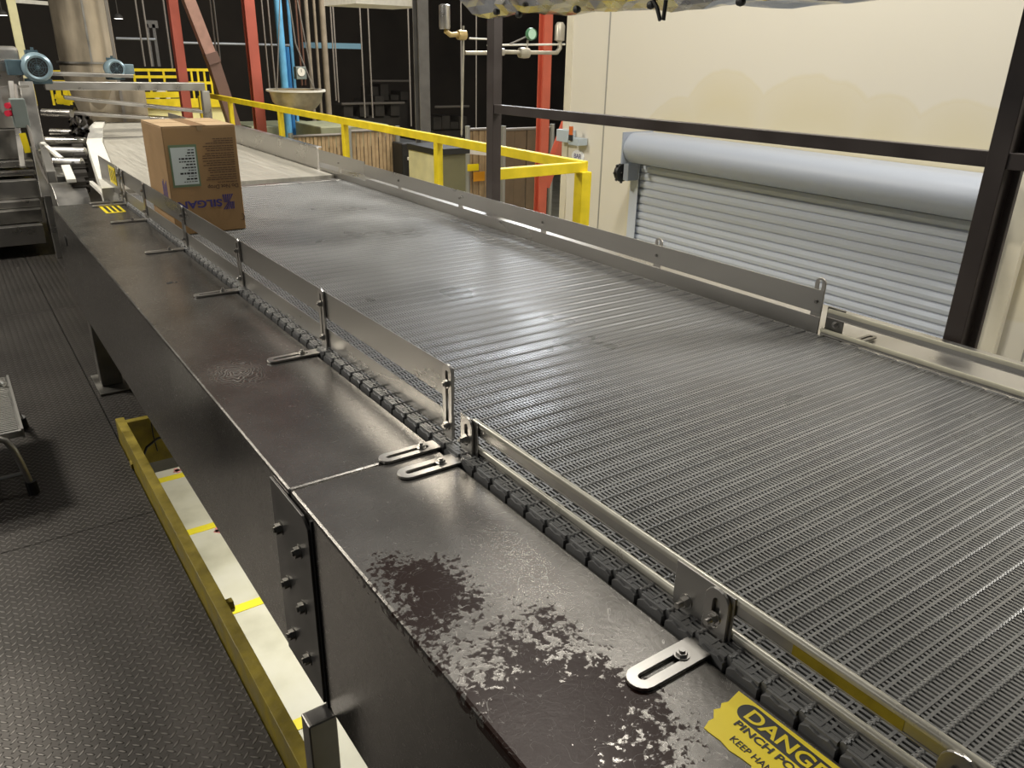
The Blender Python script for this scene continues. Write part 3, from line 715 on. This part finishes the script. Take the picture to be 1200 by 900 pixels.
MB().tube(cr, .0015, 6).build('corner_mark', INKB, bo)

# ------------------------------------------------------------------ OPENING CURB, STOOL
tb = empty('toe_board', (.4, 1.5, FZ), 'worn yellow steel toe board around the floor opening', 'toe board')
MB().box(.388, .394, -2, 3.62, FZ-.15, -.752).box(.388, .424, -2, 3.62, -.752, -.746).build('long_angle', YELD, tb, bevel=.001)
MB().box(.394, 1.3, 3.614, 3.62, -1.0, -.775).box(.394, 1.3, 3.62, 3.65, -.781, -.775).build('end_angle', YELD, tb, bevel=.001)
MB().tube([(.46, 3.60, -.97), (.49, 3.58, -.90), (.54, 3.59, -.875), (.60, 3.60, -.87), (.68, 3.6, -.90)], .006, 8).build('cable', BLKP, tb)
MB().tube([(.53, 3.6, -.79), (.528, 3.6, -.86), (.535, 3.6, -.94)], .003, 6).build('wire', BLKP, tb)
q = at(265, 711, -.80, 2)
MB().tube([(.424, q.y, -.80), (.452, q.y, -.80)], .022, 6).build('nut', YELD, tb)
MB().box(.38, .388, 3.3, 3.34, FZ, FZ+.02).build('weld_tab', YELD, tb)

sl = empty('step_stool', (-.2, 3.65, FZ), 'aluminium step stool with perforated tread at the left edge', 'stool')
tz = at(14, 440, 0).z
TZ = -.585
a_, b__ = at(14, 440, TZ, 2), at(23, 508, TZ, 2)
tr = MB().box(-.45, .035, 3.33, 3.98, TZ-.03, TZ-.002).build('tread', ALU, sl, bevel=.004)
tp = MB()
for i in range(34):
    tp.box(-.43, .02, 3.345+i*.0185, 3.355+i*.0185, TZ-.002, TZ+.001)
tp.build('tread_ribs', ALUT, tr)
MB().box(.028, .037, 3.33, 3.98, TZ-.034, TZ+.003).build('tread_edge', ALUT, tr)
arch = [(-.5, 3.30, TZ+.005), (-.1, 3.30, TZ+.005), (-.06, 3.3, TZ), (-.03, 3.3, TZ-.02), (-.012, 3.3, TZ-.06), (.0, 3.3, TZ-.12), (.018, 3.3, FZ+.03)]
MB().tube(arch, .0125, 12).build('front_leg', ALUT, sl, smooth=True)
MB().tube([(-.5, 3.31, -.77), (.008, 3.31, -.76)], .009, 10).build('crossbar', ALUT, sl, smooth=True)
MB().tube([(.0, 3.93, TZ-.03), (.045, 3.98, FZ+.03)], .0125, 12).build('rear_leg', ALUT, sl, smooth=True)
MB().tube([(.017, 3.3, FZ+.055), (.020, 3.3, FZ)], .021, 12).build('rubber_foot', BLKP, sl)
MB().tube([(.042, 3.975, FZ+.055), (.048, 3.985, FZ)], .021, 12).build('rubber_foot', BLKP, sl)
pq = at(2, 438, TZ+.05, 2)
MB().tube([(-.4, pq.y+.02, TZ+.03), (-.02, pq.y+.02, TZ+.03), (.015, pq.y-.03, TZ+.01)], .012, 10).build('hinge_tube', ALUT, sl, smooth=True)

# ------------------------------------------------------------------ BROWN FRAME
bf = empty('brown_frame', (2.5, 2.4, LZ), 'thin dark brown steel frame standing between conveyor and cream wall', 'frame')
MB().box(2.475, 2.53, 3.725, 3.79, LZ, 1.9).build('post', BRN, bf, bevel=.002)
MB().box(2.475, 2.53, 1.088, 1.145, LZ, 1.9).box(2.53, 2.55, 1.068, 1.09, LZ, 1.9).build('post', BRN, bf, bevel=.002)
MB().bar((2.50, -1.5, .565), (2.50, 3.76, .518), .04, .045).build('beam', BRN, bf, bevel=.002)

# ------------------------------------------------------------------ YELLOW RAILING (near)
yr = empty('guard_railing', (3.0, 6, LZ), 'yellow square tube railing along the far side of the conveyor', 'railing')
RXY = 3.175; RY0 = at(686, 192, RXY, 0).y; RZ = at(686, 195, RXY, 0).z
p = at(240, 108, RXY, 0)
MB().bar((RXY, RY0, RZ), (RXY, 12.0, RZ), .045, .06).build('top_rail', YEL, yr, bevel=.003)
MB().bar((2.535, RY0+.0, RZ-.005), (RXY, RY0+.02, RZ-.005), .045, .06).build('end_rail', YEL, yr, bevel=.003)
MB().box(RXY-.045, RXY+.03, RY0-.03, RY0+.045, LZ, RZ-.03).build('post', YEL, yr, bevel=.003)
for px in (513, 404, 330, 273, 239):
    y = at(px, 150, RXY, 0).y; MB().box(RXY-.025, RXY+.025, y-.03, y+.03, LZ if px == 513 else -1.2, RZ-.03).build('post', YEL, yr, bevel=.003)
MB().box(RXY-.1, RXY+.3, RY0+.05, 12, -1.3, -1.2).build('kick_beam', YEL, yr)
hp = at(395, 196, 2.75, 0)
MB().bar((2.75, hp.y-.5, -.2), (2.75, hp.y+.8, -.2), .08, .12).build('low_beam', YEL, yr)

# ------------------------------------------------------------------ FAR COLUMNS AND PIPES
def column(name, label, cat, pxl, pxr, py, Y, m, z0=LZ, z1=8.9, group=None, flange=True):
    a, b = at(pxl, py, Y), at(pxr, py, Y); w = b.x-a.x; mb = MB()
    if flange:
        t = w*.12; mb.box(a.x, b.x, Y, Y+t, z0, z1).box(a.x, b.x, Y+w-t, Y+w, z0, z1).box((a.x+b.x)/2-t/2, (a.x+b.x)/2+t/2, Y+t, Y+w-t, z0, z1)
        mb2 = mb
    else: mb.box(a.x, b.x, Y, Y+w, z0, z1)
    o = mb.build(name, m, origin=((a.x+b.x)/2, Y+w/2, z0)); return tag(o, label, cat, group)
column('steel_column', 'red steel column left of the slanting brace', 'column', 200, 211, 20, 12, RED)
column('steel_column', 'red steel column between slanting brace and blue pipes', 'column', 288, 300, 20, 12, RED)
column('steel_column', 'orange red column at the corner of the cream wall', 'column', 637, 646, 80, 8, REDB)
ks = at(645, 215, 8); ke = at(662, 148, 8)
tag(MB().bar((ks.x-.02, 8.1, ks.z-.05), (ke.x+.2, 8.1, ke.z+.25), .1, .1).build('knee_brace', REDB), 'orange red knee brace slanting from the column behind the cream wall', 'brace')
gc = column('steel_column', 'dark grey steel column behind the yellow railing', 'column', 491, 503, 60, 8.6, GREYCOL)
column('steel_column', 'cream yellow column rising behind the large motor', 'column', 12, 22, 20, 9.5, CREAMP, z0=.3)
d = [at(213, -20, 11.5), at(245, 62, 11.5), at(250, 74, 11.5), at(277, 155, 11.5)]
dg_ = empty('slanting_brace', d[3], 'slanting pinkish brown steel chute between the two red columns', 'brace')
MB().bar(d[0], d[1], .14, .14, (0, 1, 0)).build('upper_section', mat('pink_brown_steel', (.46, .27, .22), .5, .2, vary=.2), dg_)
MB().bar(d[1]-Vector((0, .02, 0)), d[2]-Vector((0, .02, 0)), .16, .16, (0, 1, 0)).build('coupling', mat('brown_steel', (.20, .12, .10), .5, .2), dg_)
MB().bar(d[2], d[3], .15, .15, (0, 1, 0)).build('lower_section', mat('brown_steel', (.20, .12, .10), .5, .2), dg_)

# silo column
si = at(95, 20, 10.5); w = (at(129, 20, 10.5).x-at(60, 20, 10.5).x)/2
zb_ = at(100, 88, 10.5).z
silo = empty('silo_column', (si.x, 10.5, zb_), 'wide stained steel silo column rising behind the motors', 'silo')
zf = at(100, 73, 10.5).z
MB().lathe([(w, zf), (w, 8.9)], (si.x, 10.5, 0), 'z', 40).build('shell', TANK, silo, smooth=True)
MB().lathe([(w*.4, zb_-.7), (w*.98, zb_), (w*1.03, zb_+.01), (w*1.03, zf)], (si.x, 10.5, 0), 'z', 40).build('base_ring', TANK, silo, smooth=True)
MB().lathe([(w+.006, zf-.01), (w+.03, zf-.01), (w+.03, zf+.01), (w+.004, zf+.01)], (si.x, 10.5, 0), 'z', 40).build('flange', STEELD, silo)
a_ = -PI/2-.05
MB().bar((si.x+w*math.cos(a_), 10.5+w*math.sin(a_), zb_), (si.x+w*math.cos(a_), 10.5+w*math.sin(a_), 8.9), .02, .015).build('seam', STEELD, silo)
hopb = MB().box(si.x-.1, si.x+.5, 10.3, 10.9, LZ, zb_-.1).build('lower_body', TANK, silo, bevel=.01)
vp = column('vertical_pipe', 'dark pipe standing right beside the silo column', 'pipe', 127, 130.5, 30, 10.2, ROD, z0=LZ, flange=False)

def rod(px0, py0, px1, py1, Y, r, m, name, label, cat, group=None, ztop=8.9):
    a, b = at(px0, py0, Y), at(px1, py1, Y); x = b.x
    zb0 = LZ if r > .02 else b.z; mb = MB().tube([(x, Y, zb0), (x, Y, ztop)], r, 10); return tag(mb.build(name, m, origin=(x, Y, zb0), smooth=True), label, cat, group)
gp = 'thin hanging rods in the dark hall'
for (x0_, x1_, y1_, l) in ((307, 316, 105, 'left of the pair just left of blue pipes'), (315, 323, 105, 'right of the pair just left of blue pipes'), (425, 428, 138, 'left of the pair midway to the grey column'), (433, 437, 138, 'right of the pair midway to the grey column'), (480, 482, 148, 'just left of the dark grey column'), (543, 541, 160, 'under the wall of valves, left one'), (562, 558, 155, 'just left of the brown post'),
        (148, 170, 78, 'left of the pair above the far yellow railing'), (157, 178, 78, 'right of the pair above the far yellow railing'), (187, 202, 80, 'touching the left red column'), (243, 253, 60, 'left of the pair right of the slanting brace'), (248, 258, 70, 'right of the pair right of the slanting brace'), (390, 394, 118, 'left of the faint pair right of grey pipes'), (393, 397, 120, 'right of the faint pair right of grey pipes')):
    rod(x0_, 0, x1_, y1_, 12.5, .012, ROD, 'hanging_rod', 'thin grey hanging rod, ' + l, 'rod', gp)
for (x0_, x1_, r, l) in ((356, 366, .034, 'leftmost of the three grey brown pipes above the bowl'), (368, 375, .024, 'thin middle one of the three grey brown pipes above the bowl'), (376, 385, .05, 'rightmost and thickest of the three grey brown pipes beside the bowl')):
    rod(x0_, 0, x1_, 108 if r < .05 else 125, 13.5, r, PIPE, 'vertical_pipe', l, 'pipe', 'grey brown pipes above the bowl')
for (x1_, r, m, l) in ((337, .060, BLUE, 'light blue pipe, leftmost of the blue three'), (343.2, .035, BLUED, 'deep blue pipe in the middle of the blue three'), (348.5, .026, BLUE, 'slim light blue pipe, rightmost of the blue three')):
    o = rod(0, 0, x1_, 138, 13.5, r, m, 'vertical_pipe', l, 'pipe', 'blue pipes left of the bowl', at(340, 55, 13.5).z if m is BLUED else 8.9)
for (x1_, l) in ((354, 'left brown cable running down to the gauge box'), (358, 'right brown cable running down to the gauge box')):
    rod(0, 0, x1_, 100, 13.3, .016, RUST, 'hanging_cable', l, 'cable', 'brown cables above the gauge')
e0, e1 = at(338, -5, 13.2), at(368, 105, 13.2)
tag(MB().tube([e0, (e0+e1)/2+Vector((-.1, 0, 0)), e1], .012, 6).build('hanging_cable', ROD), 'slack grey cable slanting across the blue and brown pipes', 'cable')
ga = at(353, 86, 13)
gg = empty('pressure_gauge', ga, 'small square box gauge with pale round dial above the bowl', 'gauge')
MB().box(ga.x-.08, ga.x+.09, 13, 13.12, ga.z-.09, ga.z+.1).build('case', CTRL, gg, bevel=.01)
MB().lathe([(.001, -.01), (.062, -.01), (.065, .01)], (ga.x, 13, ga.z+.02), 'y', 24).build('dial', WHT, gg)
MB().bar((ga.x, 12.985, ga.z+.02), (ga.x, 12.985, ga.z+.065), .006, .004, (0, 1, 0)).build('needle', BLK, gg)
hb1, hb2 = at(355, 52, 14), at(424, 54, 14)
tag(MB().box(hb1.x, hb2.x, 14, 14.1, hb2.z-.05, hb2.z+.04).build('cross_beam', mat('blue_beam', (.10, .20, .27), .5)), 'blue grey horizontal beam right of the blue pipes', 'beam')
for (xa, xb, py, l) in ((136, 182, 45, 'thin pale horizontal rail between silo and left red column'), (205, 340, 50, 'thin grey horizontal rail crossing behind the right red column')):
    a, b = at(xa, py, 14.2), at(xb, py, 14.2); tag(MB().tube([a, (b.x, b.y, a.z)], .018, 8).build('cross_rail', mat('grey_rail', (.25, .27, .3), .5)), l, 'rail')
# window-like frame far
a, b = at(170, 28, 16), at(192, 78, 16)
tag(MB().box(a.x, b.x, 16, 16.05, a.z-.06, a.z+.06).box(a.x, a.x+.05, 16, 16.05, b.z, a.z).box(b.x-.1, b.x-.05, 16, 16.05, b.z, a.z).build('portal_frame', GREYCOL), 'dim grey portal frame in the dark behind the far yellow railing', 'frame')

# bowl
bc = at(347, 107, 11.5); br_ = (at(378, 107, 11.5).x-at(315, 107, 11.5).x)/2
bwl = empty('steel_bowl', (bc.x, 11.5, bc.z-.28), 'stained round steel bowl hanging behind the yellow railing', 'bowl')
BOWLM = mat('stained_bowl', (.45, .40, .30), .45, .6, vary=.5, vscale=4)
MB().lathe([(br_*.95, .02), (br_, .02), (br_, 0), (br_*.93, -.02), (br_*.85, -.14), (br_*.62, -.24), (br_*.3, -.285), (.001, -.30)], (bc.x, 11.5, bc.z), 'z', 40).build('basin', BOWLM, bwl, smooth=True)
MB().lathe([(br_*.97, .0), (br_*1.04, .0), (br_*1.04, .025), (br_*.97, .025)], (bc.x, 11.5, bc.z), 'z', 40).build('rim', WHT, bwl)
for s_ in (-1, 1): MB().tube([(bc.x+s_*br_*.7, 11.5, bc.z), (bc.x+s_*br_*.3, 11.5, bc.z+1.2)], .008, 6).build('hanger', ROD, bwl)
MB().tube([(bc.x, 11.5, bc.z+1.2), (bc.x, 11.5, 8.9)], .01, 6).build('hanger', ROD, bwl)

# far yellow railings
def railing(label, pa, pb, Y, zrows, nposts, post=.03):
    a, b = at(*pa, Y), at(*pb, Y); o = empty('guard_railing', (a.x, Y, min(zrows)), label, 'railing')
    for z in zrows: MB().bar((a.x, Y, z), (b.x, Y, z), .04, .04).build('rail', YEL, o)
    for k in range(nposts):
        x = a.x+(b.x-a.x)*k/(nposts-1); MB().bar((x, Y, min(zrows)-.3), (x, Y, max(zrows)), post, post).build('post', YEL, o)
    return o
za = at(180, 82, 14).z; zb2 = at(180, 98, 14).z
railing('far yellow railing left of the left red column', (156, 82), (208, 82), 14, (za, (za+zb2)/2, zb2), 4)
railing('far yellow railing between left red column and slanting brace', (216, 82), (246, 82), 14.2, (za, zb2), 5)
za = at(20, 84, 13).z; zb2 = at(20, 96, 13).z
railing('far yellow railing behind the large motor and silo', (-10, 80), (76, 80), 13, (za, zb2), 5)
sr = empty('stair_railing', at(90, 125, 11), 'small yellow stair railing seen under the cross frame', 'railing')
for i, px in enumerate((68, 76, 90, 103, 118)):
    a = at(px, 104, 11); b = at(px+2, 122+i, 11); MB().bar(a, b, .05, .05).build('post', YEL, sr)
MB().bar(at(64, 113, 11), at(116, 122, 11), .04, .05).bar(at(66, 117, 10.9), at(82, 121, 10.9), .04, .06).build('rail', YEL, sr)
yw = empty('yellow_barrier', at(190, 135, 13.6), 'pale yellow barrier wall behind the box and cross frame', 'barrier')
a, b = at(158, 122, 13.5), at(268, 122, 13.5)
MB().box(a.x, b.x, 13.5, 13.7, LZ, a.z).build('panel', DUCTD, yw)
MB().box(a.x, b.x, 13.44, 13.5, a.z-.06, a.z+.07).build('top_rail', YEL, yw)
c_ = at(158, 110, 13.4); MB().box(a.x, b.x-.6, 13.44, 13.5, c_.z-.06, c_.z+.02).build('top_rail', YEL, yw)
MB().box(a.x, b.x-.5, 13.8, 13.9, a.z, c_.z-.05).build('back_panel', mat('dark_olive', (.09, .09, .03), .6), yw)
cc = at(192, 115, 13.6); MB().lathe([(.05, -.05), (.11, -.05), (.11, .05), (.05, .05)], (cc.x, 13.7, cc.z), 'y', 20).build('wheel', WHT, yw)

# covers, cages and cabinets on the lower level
a, b = at(315, 145, 13), at(384, 162, 13)
tag(MB().box(a.x, b.x+.3, 13.9, 15, LZ, at(340, 147, 13.9).z).build('storage_container', GRNB, bevel=.02), 'pale green flat container top below the bowl', 'container')
a, b = at(384, 148, 12), at(466, 148, 12)
tag(MB().box(a.x, b.x, 12.3, 13.4, at(400, 168, 12).z-.1, at(400, 150, 12).z).build('storage_container', GRNB, bevel=.02), 'pale green flat cover behind the tan slatted fence', 'container')
def fence(label, pxa, pxb, pyt, Y, m, zb=-2.6, slatw=.055, posts=True, group='slatted cage fences'):
    a, b = at(pxa, pyt, Y), at(pxb, pyt, Y); zt_ = a.z
    o = empty('slatted_fence', ((a.x+b.x)/2, Y, zb), label, 'fence', group)
    n = int((b.x-a.x)/slatw); mb = MB()
    for k in range(n):
        x = a.x+(b.x-a.x)*k/n; mb.box(x+.002, x+slatw-.006, Y+.01*(k % 2), Y+.015+.01*(k % 2), zb, zt_)
    mb.build('slats', m, o)
    wm = MB()
    nz = int((zt_-zb)/.14)
    for k in range(nz+int((b.x-a.x)/.14)):
        pass
    for k in range(int((b.x-a.x)/.12)):
        x = a.x+k*.12; wm.tube([(x, Y-.01, zb), (min(x+(zt_-zb)*.5, b.x), Y-.01, zb+(min(x+(zt_-zb)*.5, b.x)-x)/.5)], .004, 4)
    wm.build('wire_mesh', ROD, o)
    MB().tube([(a.x, Y, zt_), (b.x, Y, zt_)], .02, 8).build('top_rail', ROD, o)
    for x in (a.x, b.x): MB().tube([(x, Y-.02, zb), (x, Y-.02, zt_+.05)], .035, 10).build('post', mat('galv_post', (.4, .41, .38), .4, .5), o)
    return o
fence('tan slatted fence between bowl and second railing post', 340, 403, 160, 11.5, TAN)
fence('tan slatted fence right of the third railing post', 408, 465, 154, 10.8, TAN)
fence('tan slatted fence left of the brown post with yellow signs', 547, 583, 152, 9.5, TAN, slatw=.05)
fence('plain brown panel fence between brown post and orange column', 589, 646, 152, 9.0, TANB, slatw=.2)
s1, s2 = at(549, 193, 9.4), at(562, 200, 9.4)
tag(MB().box(s1.x, s2.x, 9.42, 9.43, s2.z, s1.z).build('yellow_sign', YELS), 'upper small yellow sign on the fence left of the brown post', 'sign')
s1, s2 = at(556, 202, 9.4), at(569, 212, 9.4)
tag(MB().box(s1.x, s2.x, 9.42, 9.43, s2.z, s1.z).build('yellow_sign', mat('orange_sign', (.75, .33, .02), .5)), 'lower orange yellow sign on the fence left of the brown post', 'sign')
a, b = at(518, 181, 7.5), at(546, 181, 7.5)
cbn = empty('olive_cabinet', ((a.x+b.x)/2, 7.7, LZ), 'olive grey cabinet between railing post and brown post', 'cabinet')
MB().box(a.x, b.x, 7.5, 8.1, LZ, a.z).build('body', OLIVE, cbn, bevel=.01); MB().box(a.x-.08, a.x-.005, 7.5, 8.1, LZ, a.z).build('side_panel', CREAMP, cbn)
MB().box(a.x-.1, b.x+.02, 7.45, 8.1, a.z, a.z+.06).build('top', BLKP, cbn)
wl = at(517, 170, 9), at(570, 178, 9)
tag(MB().bar((wl[0].x-.1, 9, wl[0].z-.02), (wl[1].x, 9, wl[1].z), .05, .09).build('pale_beam', WHT), 'pale horizontal beam under the yellow top rail left of the brown post', 'beam')
a, b = at(471, 168, 10.5), at(498, 205, 10.5)
mch = empty('dark_machine', ((a.x+b.x)/2, 10.6, LZ), 'black machine with white levers seen between fence and grey column', 'machine')
MB().box(a.x, b.x, 10.5, 11.5, LZ, a.z).build('body', BLKP, mch, bevel=.02)
for (p0, p1) in (((478, 186), (489, 185)), ((487, 182), (490, 198)), ((492, 176), (494, 196))): MB().bar(at(*p0, 10.4), at(*p1, 10.4), .04, .04).build('lever', WHT, mch)
q = at(491, 172, 10.4); MB().tube([(q.x, 10.45, q.z), (q.x, 10.38, q.z)], .05, 12).build('red_knob', mat('dim_red', (.3, .03, .03), .5), mch)
# dim machinery along the far wall
rn = random.Random(11)
for k, (pa_, pb_, pt, pbm, yy) in enumerate(((396, 470, 116, 135, 19), (505, 545, 120, 150, 19), (430, 478, 90, 117, 21))):
    a, b = at(pa_, pt, yy), at(pb_, pbm, yy)
    o = empty('far_machinery', ((a.x+b.x)/2, yy, LZ), ('dim low machinery in the dark left of the grey column', 'dim low machinery in the dark right of the grey column', 'dim tall machinery in the dark above the rail left of the grey column')[k], 'machinery')
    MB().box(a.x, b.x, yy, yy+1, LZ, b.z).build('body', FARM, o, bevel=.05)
    for j in range(4): 
        x = a.x+(b.x-a.x)*(j+.5)/4; MB().box(x-.12, x+.12, yy-.1, yy+.5, b.z, b.z+rn.uniform(.1, .5)).build('upper_unit', FARM, o)
    MB().tube([(a.x, yy-.2, a.z-.1), (b.x, yy-.2, a.z-.1)], .03, 8).build('pipe_run', ROD, o)
# bright fixture bottom at top of frame and far lamps
a, b = at(417, 4, 9), at(492, -4, 9)
fx = tag(MB().box(a.x, b.x+.1, 9, 9.9, a.z, a.z+.25).build('ceiling_duct', WHT), 'pale duct underside at the top edge left of the grey column', 'duct')
EM = mat('lamp_glow', (1, .97, .9), .5, emit=9)
for i, (px, py) in enumerate(((3, 18), (139, 22))):
    c = at(px, py, 20); o = empty('high_bay_lamp', (c.x, 20, c.z), ('distant glowing hall lamp at the far left edge', 'distant glowing hall lamp just right of the silo')[i], 'lamp')
    MB().lathe([(.001, 0), (.09 if i < 2 else .05, 0)], (c.x, 20, c.z), 'z', 20).build('diffuser', EM, o); MB().lathe([(.10, .0), (.08, .06), (.03, .1), (.001, .1)], (c.x, 20, c.z), 'z', 20).build('housing', GREYCOL, o)
    MB().tube([(c.x, 20, c.z+.1), (c.x, 20, 8.95)], .01, 6).build('stem', ROD, o)
a, b = at(18, 1, 14), at(56, 4, 14); tag(MB().bar(a, b, .05, .05).build('cross_rail', WHT), 'pale rail at the very top between cream column and silo', 'rail')

# piping with valves
pv = empty('valve_piping', at(600, 62, 6.6), 'horizontal pipe run with valves and a green round gauge left of the cream wall', 'piping')
YV = 6.6
def A(x, y, v=YV): return at(x, y, v)
pm_ = mat('pipe_galv', (.45, .42, .35), .4, .6, vary=.2)
MB().tube([A(545, 62), A(572, 62)], .018, 10).tube([A(584, 61), A(652, 62)], .018, 10).tube([A(652, 62), A(656, 57), A(656, 33)], .022, 10).build('lower_pipe', pm_, pv, smooth=True)
MB().tube([A(571, 53), A(662, 52)], .009, 8).tube([A(550, 45), A(572, 46)], .008, 8).build('upper_pipe', WHT, pv, smooth=True)
MB().tube([A(543, 30), A(543, 62), A(541, 158)], .010, 8).build('riser', pm_, pv, smooth=True)
s_ = A(521, 21); MB().lathe([(.001, -.09), (.045, -.09), (.05, -.07), (.05, .1), (.03, .11)], tuple(s_), 'z', 20).build('filter_bowl', STEELB, pv, smooth=True)
MB().tube([A(522, 36), A(528, 41), A(537, 40), A(545, 41)], .022, 10).build('elbow', BRASS, pv, smooth=True)
q = A(541, 41); MB().lathe([(.001, -.05), (.04, -.04), (.045, 0), (.04, .04), (.001, .05)], tuple(q), 'x', 14).build('valve_body', BRASS, pv, smooth=True)
q = A(618.5, 40); MB().lathe([(.001, -.03), (.05, -.03), (.056, 0), (.05, .02)], (q.x, YV-.05, q.z), 'y', 28).build('gauge', GREENG, pv, smooth=True)
MB().lathe([(.001, -.034), (.044, -.034)], (q.x-.01, YV-.05, q.z), 'y', 28).build('gauge_face', mat('gauge_face', (.5, .75, .6), .3), pv)
MB().tube([A(618.5, 47), A(617, 60)], .010, 8).build('gauge_stem', pm_, pv)
q = A(614, 62); MB().lathe([(.001, -.06), (.045, -.05), (.05, 0), (.045, .05), (.001, .06)], tuple(q), 'x', 14).build('valve_body', pm_, pv, smooth=True)
q = A(587, 61); MB().lathe([(.001, -.04), (.032, -.03), (.032, .03), (.001, .04)], tuple(q), 'x', 14).build('valve_body', STEELB, pv, smooth=True)
MB().tube([A(597, 52), A(617, 43)], .008, 6).build('lever', ROD, pv)
q = A(656, 38); MB().lathe([(.001, -.09), (.05, -.07), (.05, .06), (.03, .09)], tuple(q), 'z', 12).build('regulator', pm_, pv, smooth=True)
# wall devices
q = at(664, 160, WX-.2, 0)
dv = empty('wall_junction_box', (WX, 6.15, q.z), 'pale grey junction box with amber beacon on the corner of the cream wall', 'junction box')
a, b = at(655, 151, 4.93, 0), at(668, 167, 4.93, 0)
MB().box(4.9, 4.995, b.y, a.y, b.z, a.z).build('case', mat('device_grey', (.42, .48, .52), .4), dv, bevel=.004)
a, b = at(668, 161, 4.9, 0), at(679, 171, 4.9, 0)
MB().box(4.88, 4.995, b.y, a.y, b.z, a.z).build('side_box', mat('device_grey', (.42, .48, .52), .4), dv, bevel=.004)
a = at(668, 158, 4.86, 0); MB().tube([(4.87, a.y, a.z-.05), (4.87, a.y, a.z)], .022, 14).build('beacon_base', BLKP, dv); MB().tube([(4.87, a.y, a.z), (4.87, a.y, a.z+.075)], .02, 14).build('beacon_lens', mat('amber', (.55, .13, .03), .3), dv)
q = at(677, 183, WX-.006, 0)
tg = MB().poly([(q.y+.10*math.cos(a)*.9, q.z+.055*math.sin(a)) for a in [2*PI*i/20 for i in range(20)]], 0, 4.992, 4.999).build('door_tag', mat('tag_white', (.85, .86, .9), .5)); tag(tg, 'small white oval tag on the cream wall below the beacon', 'tag')
text('tag_number', 'BAR', INK, tg, (4.991, q.y+.055, q.z-.02), (PI/2, 0, -PI/2), .06, .0002, .01)

# crinkled foil duct overhead
du = empty('foil_duct', (2.4, 2, 1.2), 'crinkled silver foil wrapped duct hanging above the conveyor at the top edge', 'duct')
dm = MB(); n = 36; ny = 62; R = .23; vs = []; ya, yb = -1.0, 3.43
for j in range(ny+1):
    y = ya+(yb-ya)*j/ny
    for k in range(n):
        a = 2*PI*k/n; nv = noise.noise(Vector((math.cos(a)*2.2, math.sin(a)*2.2, y*4)))*.022+abs(noise.noise(Vector((math.cos(a)*5, math.sin(a)*5, y*11+9))))*.024
        rr1 = R+nv - (.05 if j == ny else 0)
        vs.append((2.20+rr1*math.cos(a), y+(.02*math.sin(a*3) if j > ny-2 else 0), 1.185+rr1*math.sin(a)))
fs = []
for j in range(ny):
    for k in range(n): fs.append((j*n+k, j*n+(k+1) % n, (j+1)*n+(k+1) % n, (j+1)*n+k))
fs.append(tuple(ny*n+k for k in range(n)))
dm.add(vs, fs); dm.build('foil_wrap', FOIL, du)
for (px, py) in ((582, 14), (608, 17), (676, 11), (763, 6), (868, 2)):
    q = at(px, py, 2.08, 0); MB().lathe([(.001, -.012), (.012, -.01), (.014, 0), (.010, .012)], (q.x, q.y, q.z), 'x', 12).build('clip', BLKP, du)
q = at(772, 12, 2.07, 0)
MB().tube([(q.x, q.y+.03, q.z+.03), (q.x, q.y+.01, q.z+.01), (q.x, q.y-.01, q.z-.03), (q.x, q.y-.025, q.z-.03), (q.x, q.y-.03, q.z+.03)], .007, 8).build('hook', BLKP, du)
for yy in (.2, 2.4): MB().tube([(2.2, yy, 1.38), (2.2, yy, 8.95)], .008, 6).build('hanger', ROD, du)

# ------------------------------------------------------------------ LIGHT
def area(name, loc, target, size, power, col=(1, .95, .86), sy=None):
    l = D.lights.new(name, 'AREA'); l.energy = power; l.color = col; l.shape = 'RECTANGLE'; l.size = size; l.size_y = sy or size
    o = D.objects.new(name, l); COL.objects.link(o); o.location = loc
    o.rotation_euler = (Vector(target)-Vector(loc)).to_track_quat('-Z', 'Y').to_euler(); return o
area('key_high_bay', (4.5, .1, 3.3), (1.6, 1.8, 0), .45, 175, (1, .97, .90), 1.3)
area('wall_washer', (2.7, 3.3, 4.4), (5, 3.4, -.3), .6, 165, (1, .96, .87), 1.2)
area('far_high_bay', (7.5, 8.6, 6.2), (2.6, 9.0, 0), 1.2, 420, (1, .95, .84))
area('far_left_high_bay', (-2.0, 7.6, 4.2), (.1, 6.8, -.8), 1.0, 360, (1, .94, .82))
area('glare_high_bay', (9.0, 12.5, 5.0), (1.8, 2.5, 0), 2.0, 330, (.90, .95, 1))
area('roof_fill', (4, 11, 8.8), (4, 11, 0), 14, 210, (1, .98, .95), 14)  # added soft overhead fill, not a known fixture
area('left_fill', (-5, 3.5, 2.6), (.4, 2.4, 0), 2.0, 42, (1, .98, .94))  # added fill from the left to lift the cover's outer side
area('lower_level_light', (1.7, 5.2, -1.35), (1.2, 5.6, -3.5), 1.2, 58, (1, .98, .88))
area('hall_light_low', (5.6, 10.5, 4.0), (5.6, 14.5, -1.5), 1.0, 170, (1, .93, .8))
w = D.worlds.new('world'); sc.world = w; w.use_nodes = True
w.node_tree.nodes['Background'].inputs[0].default_value = (.9, .95, 1, 1); w.node_tree.nodes['Background'].inputs[1].default_value = .05
sc.view_settings.view_transform = 'Standard'; sc.view_settings.look = 'None'; sc.view_settings.gamma = 1
sc.view_settings.use_curve_mapping = False; sc.view_settings.exposure = 0
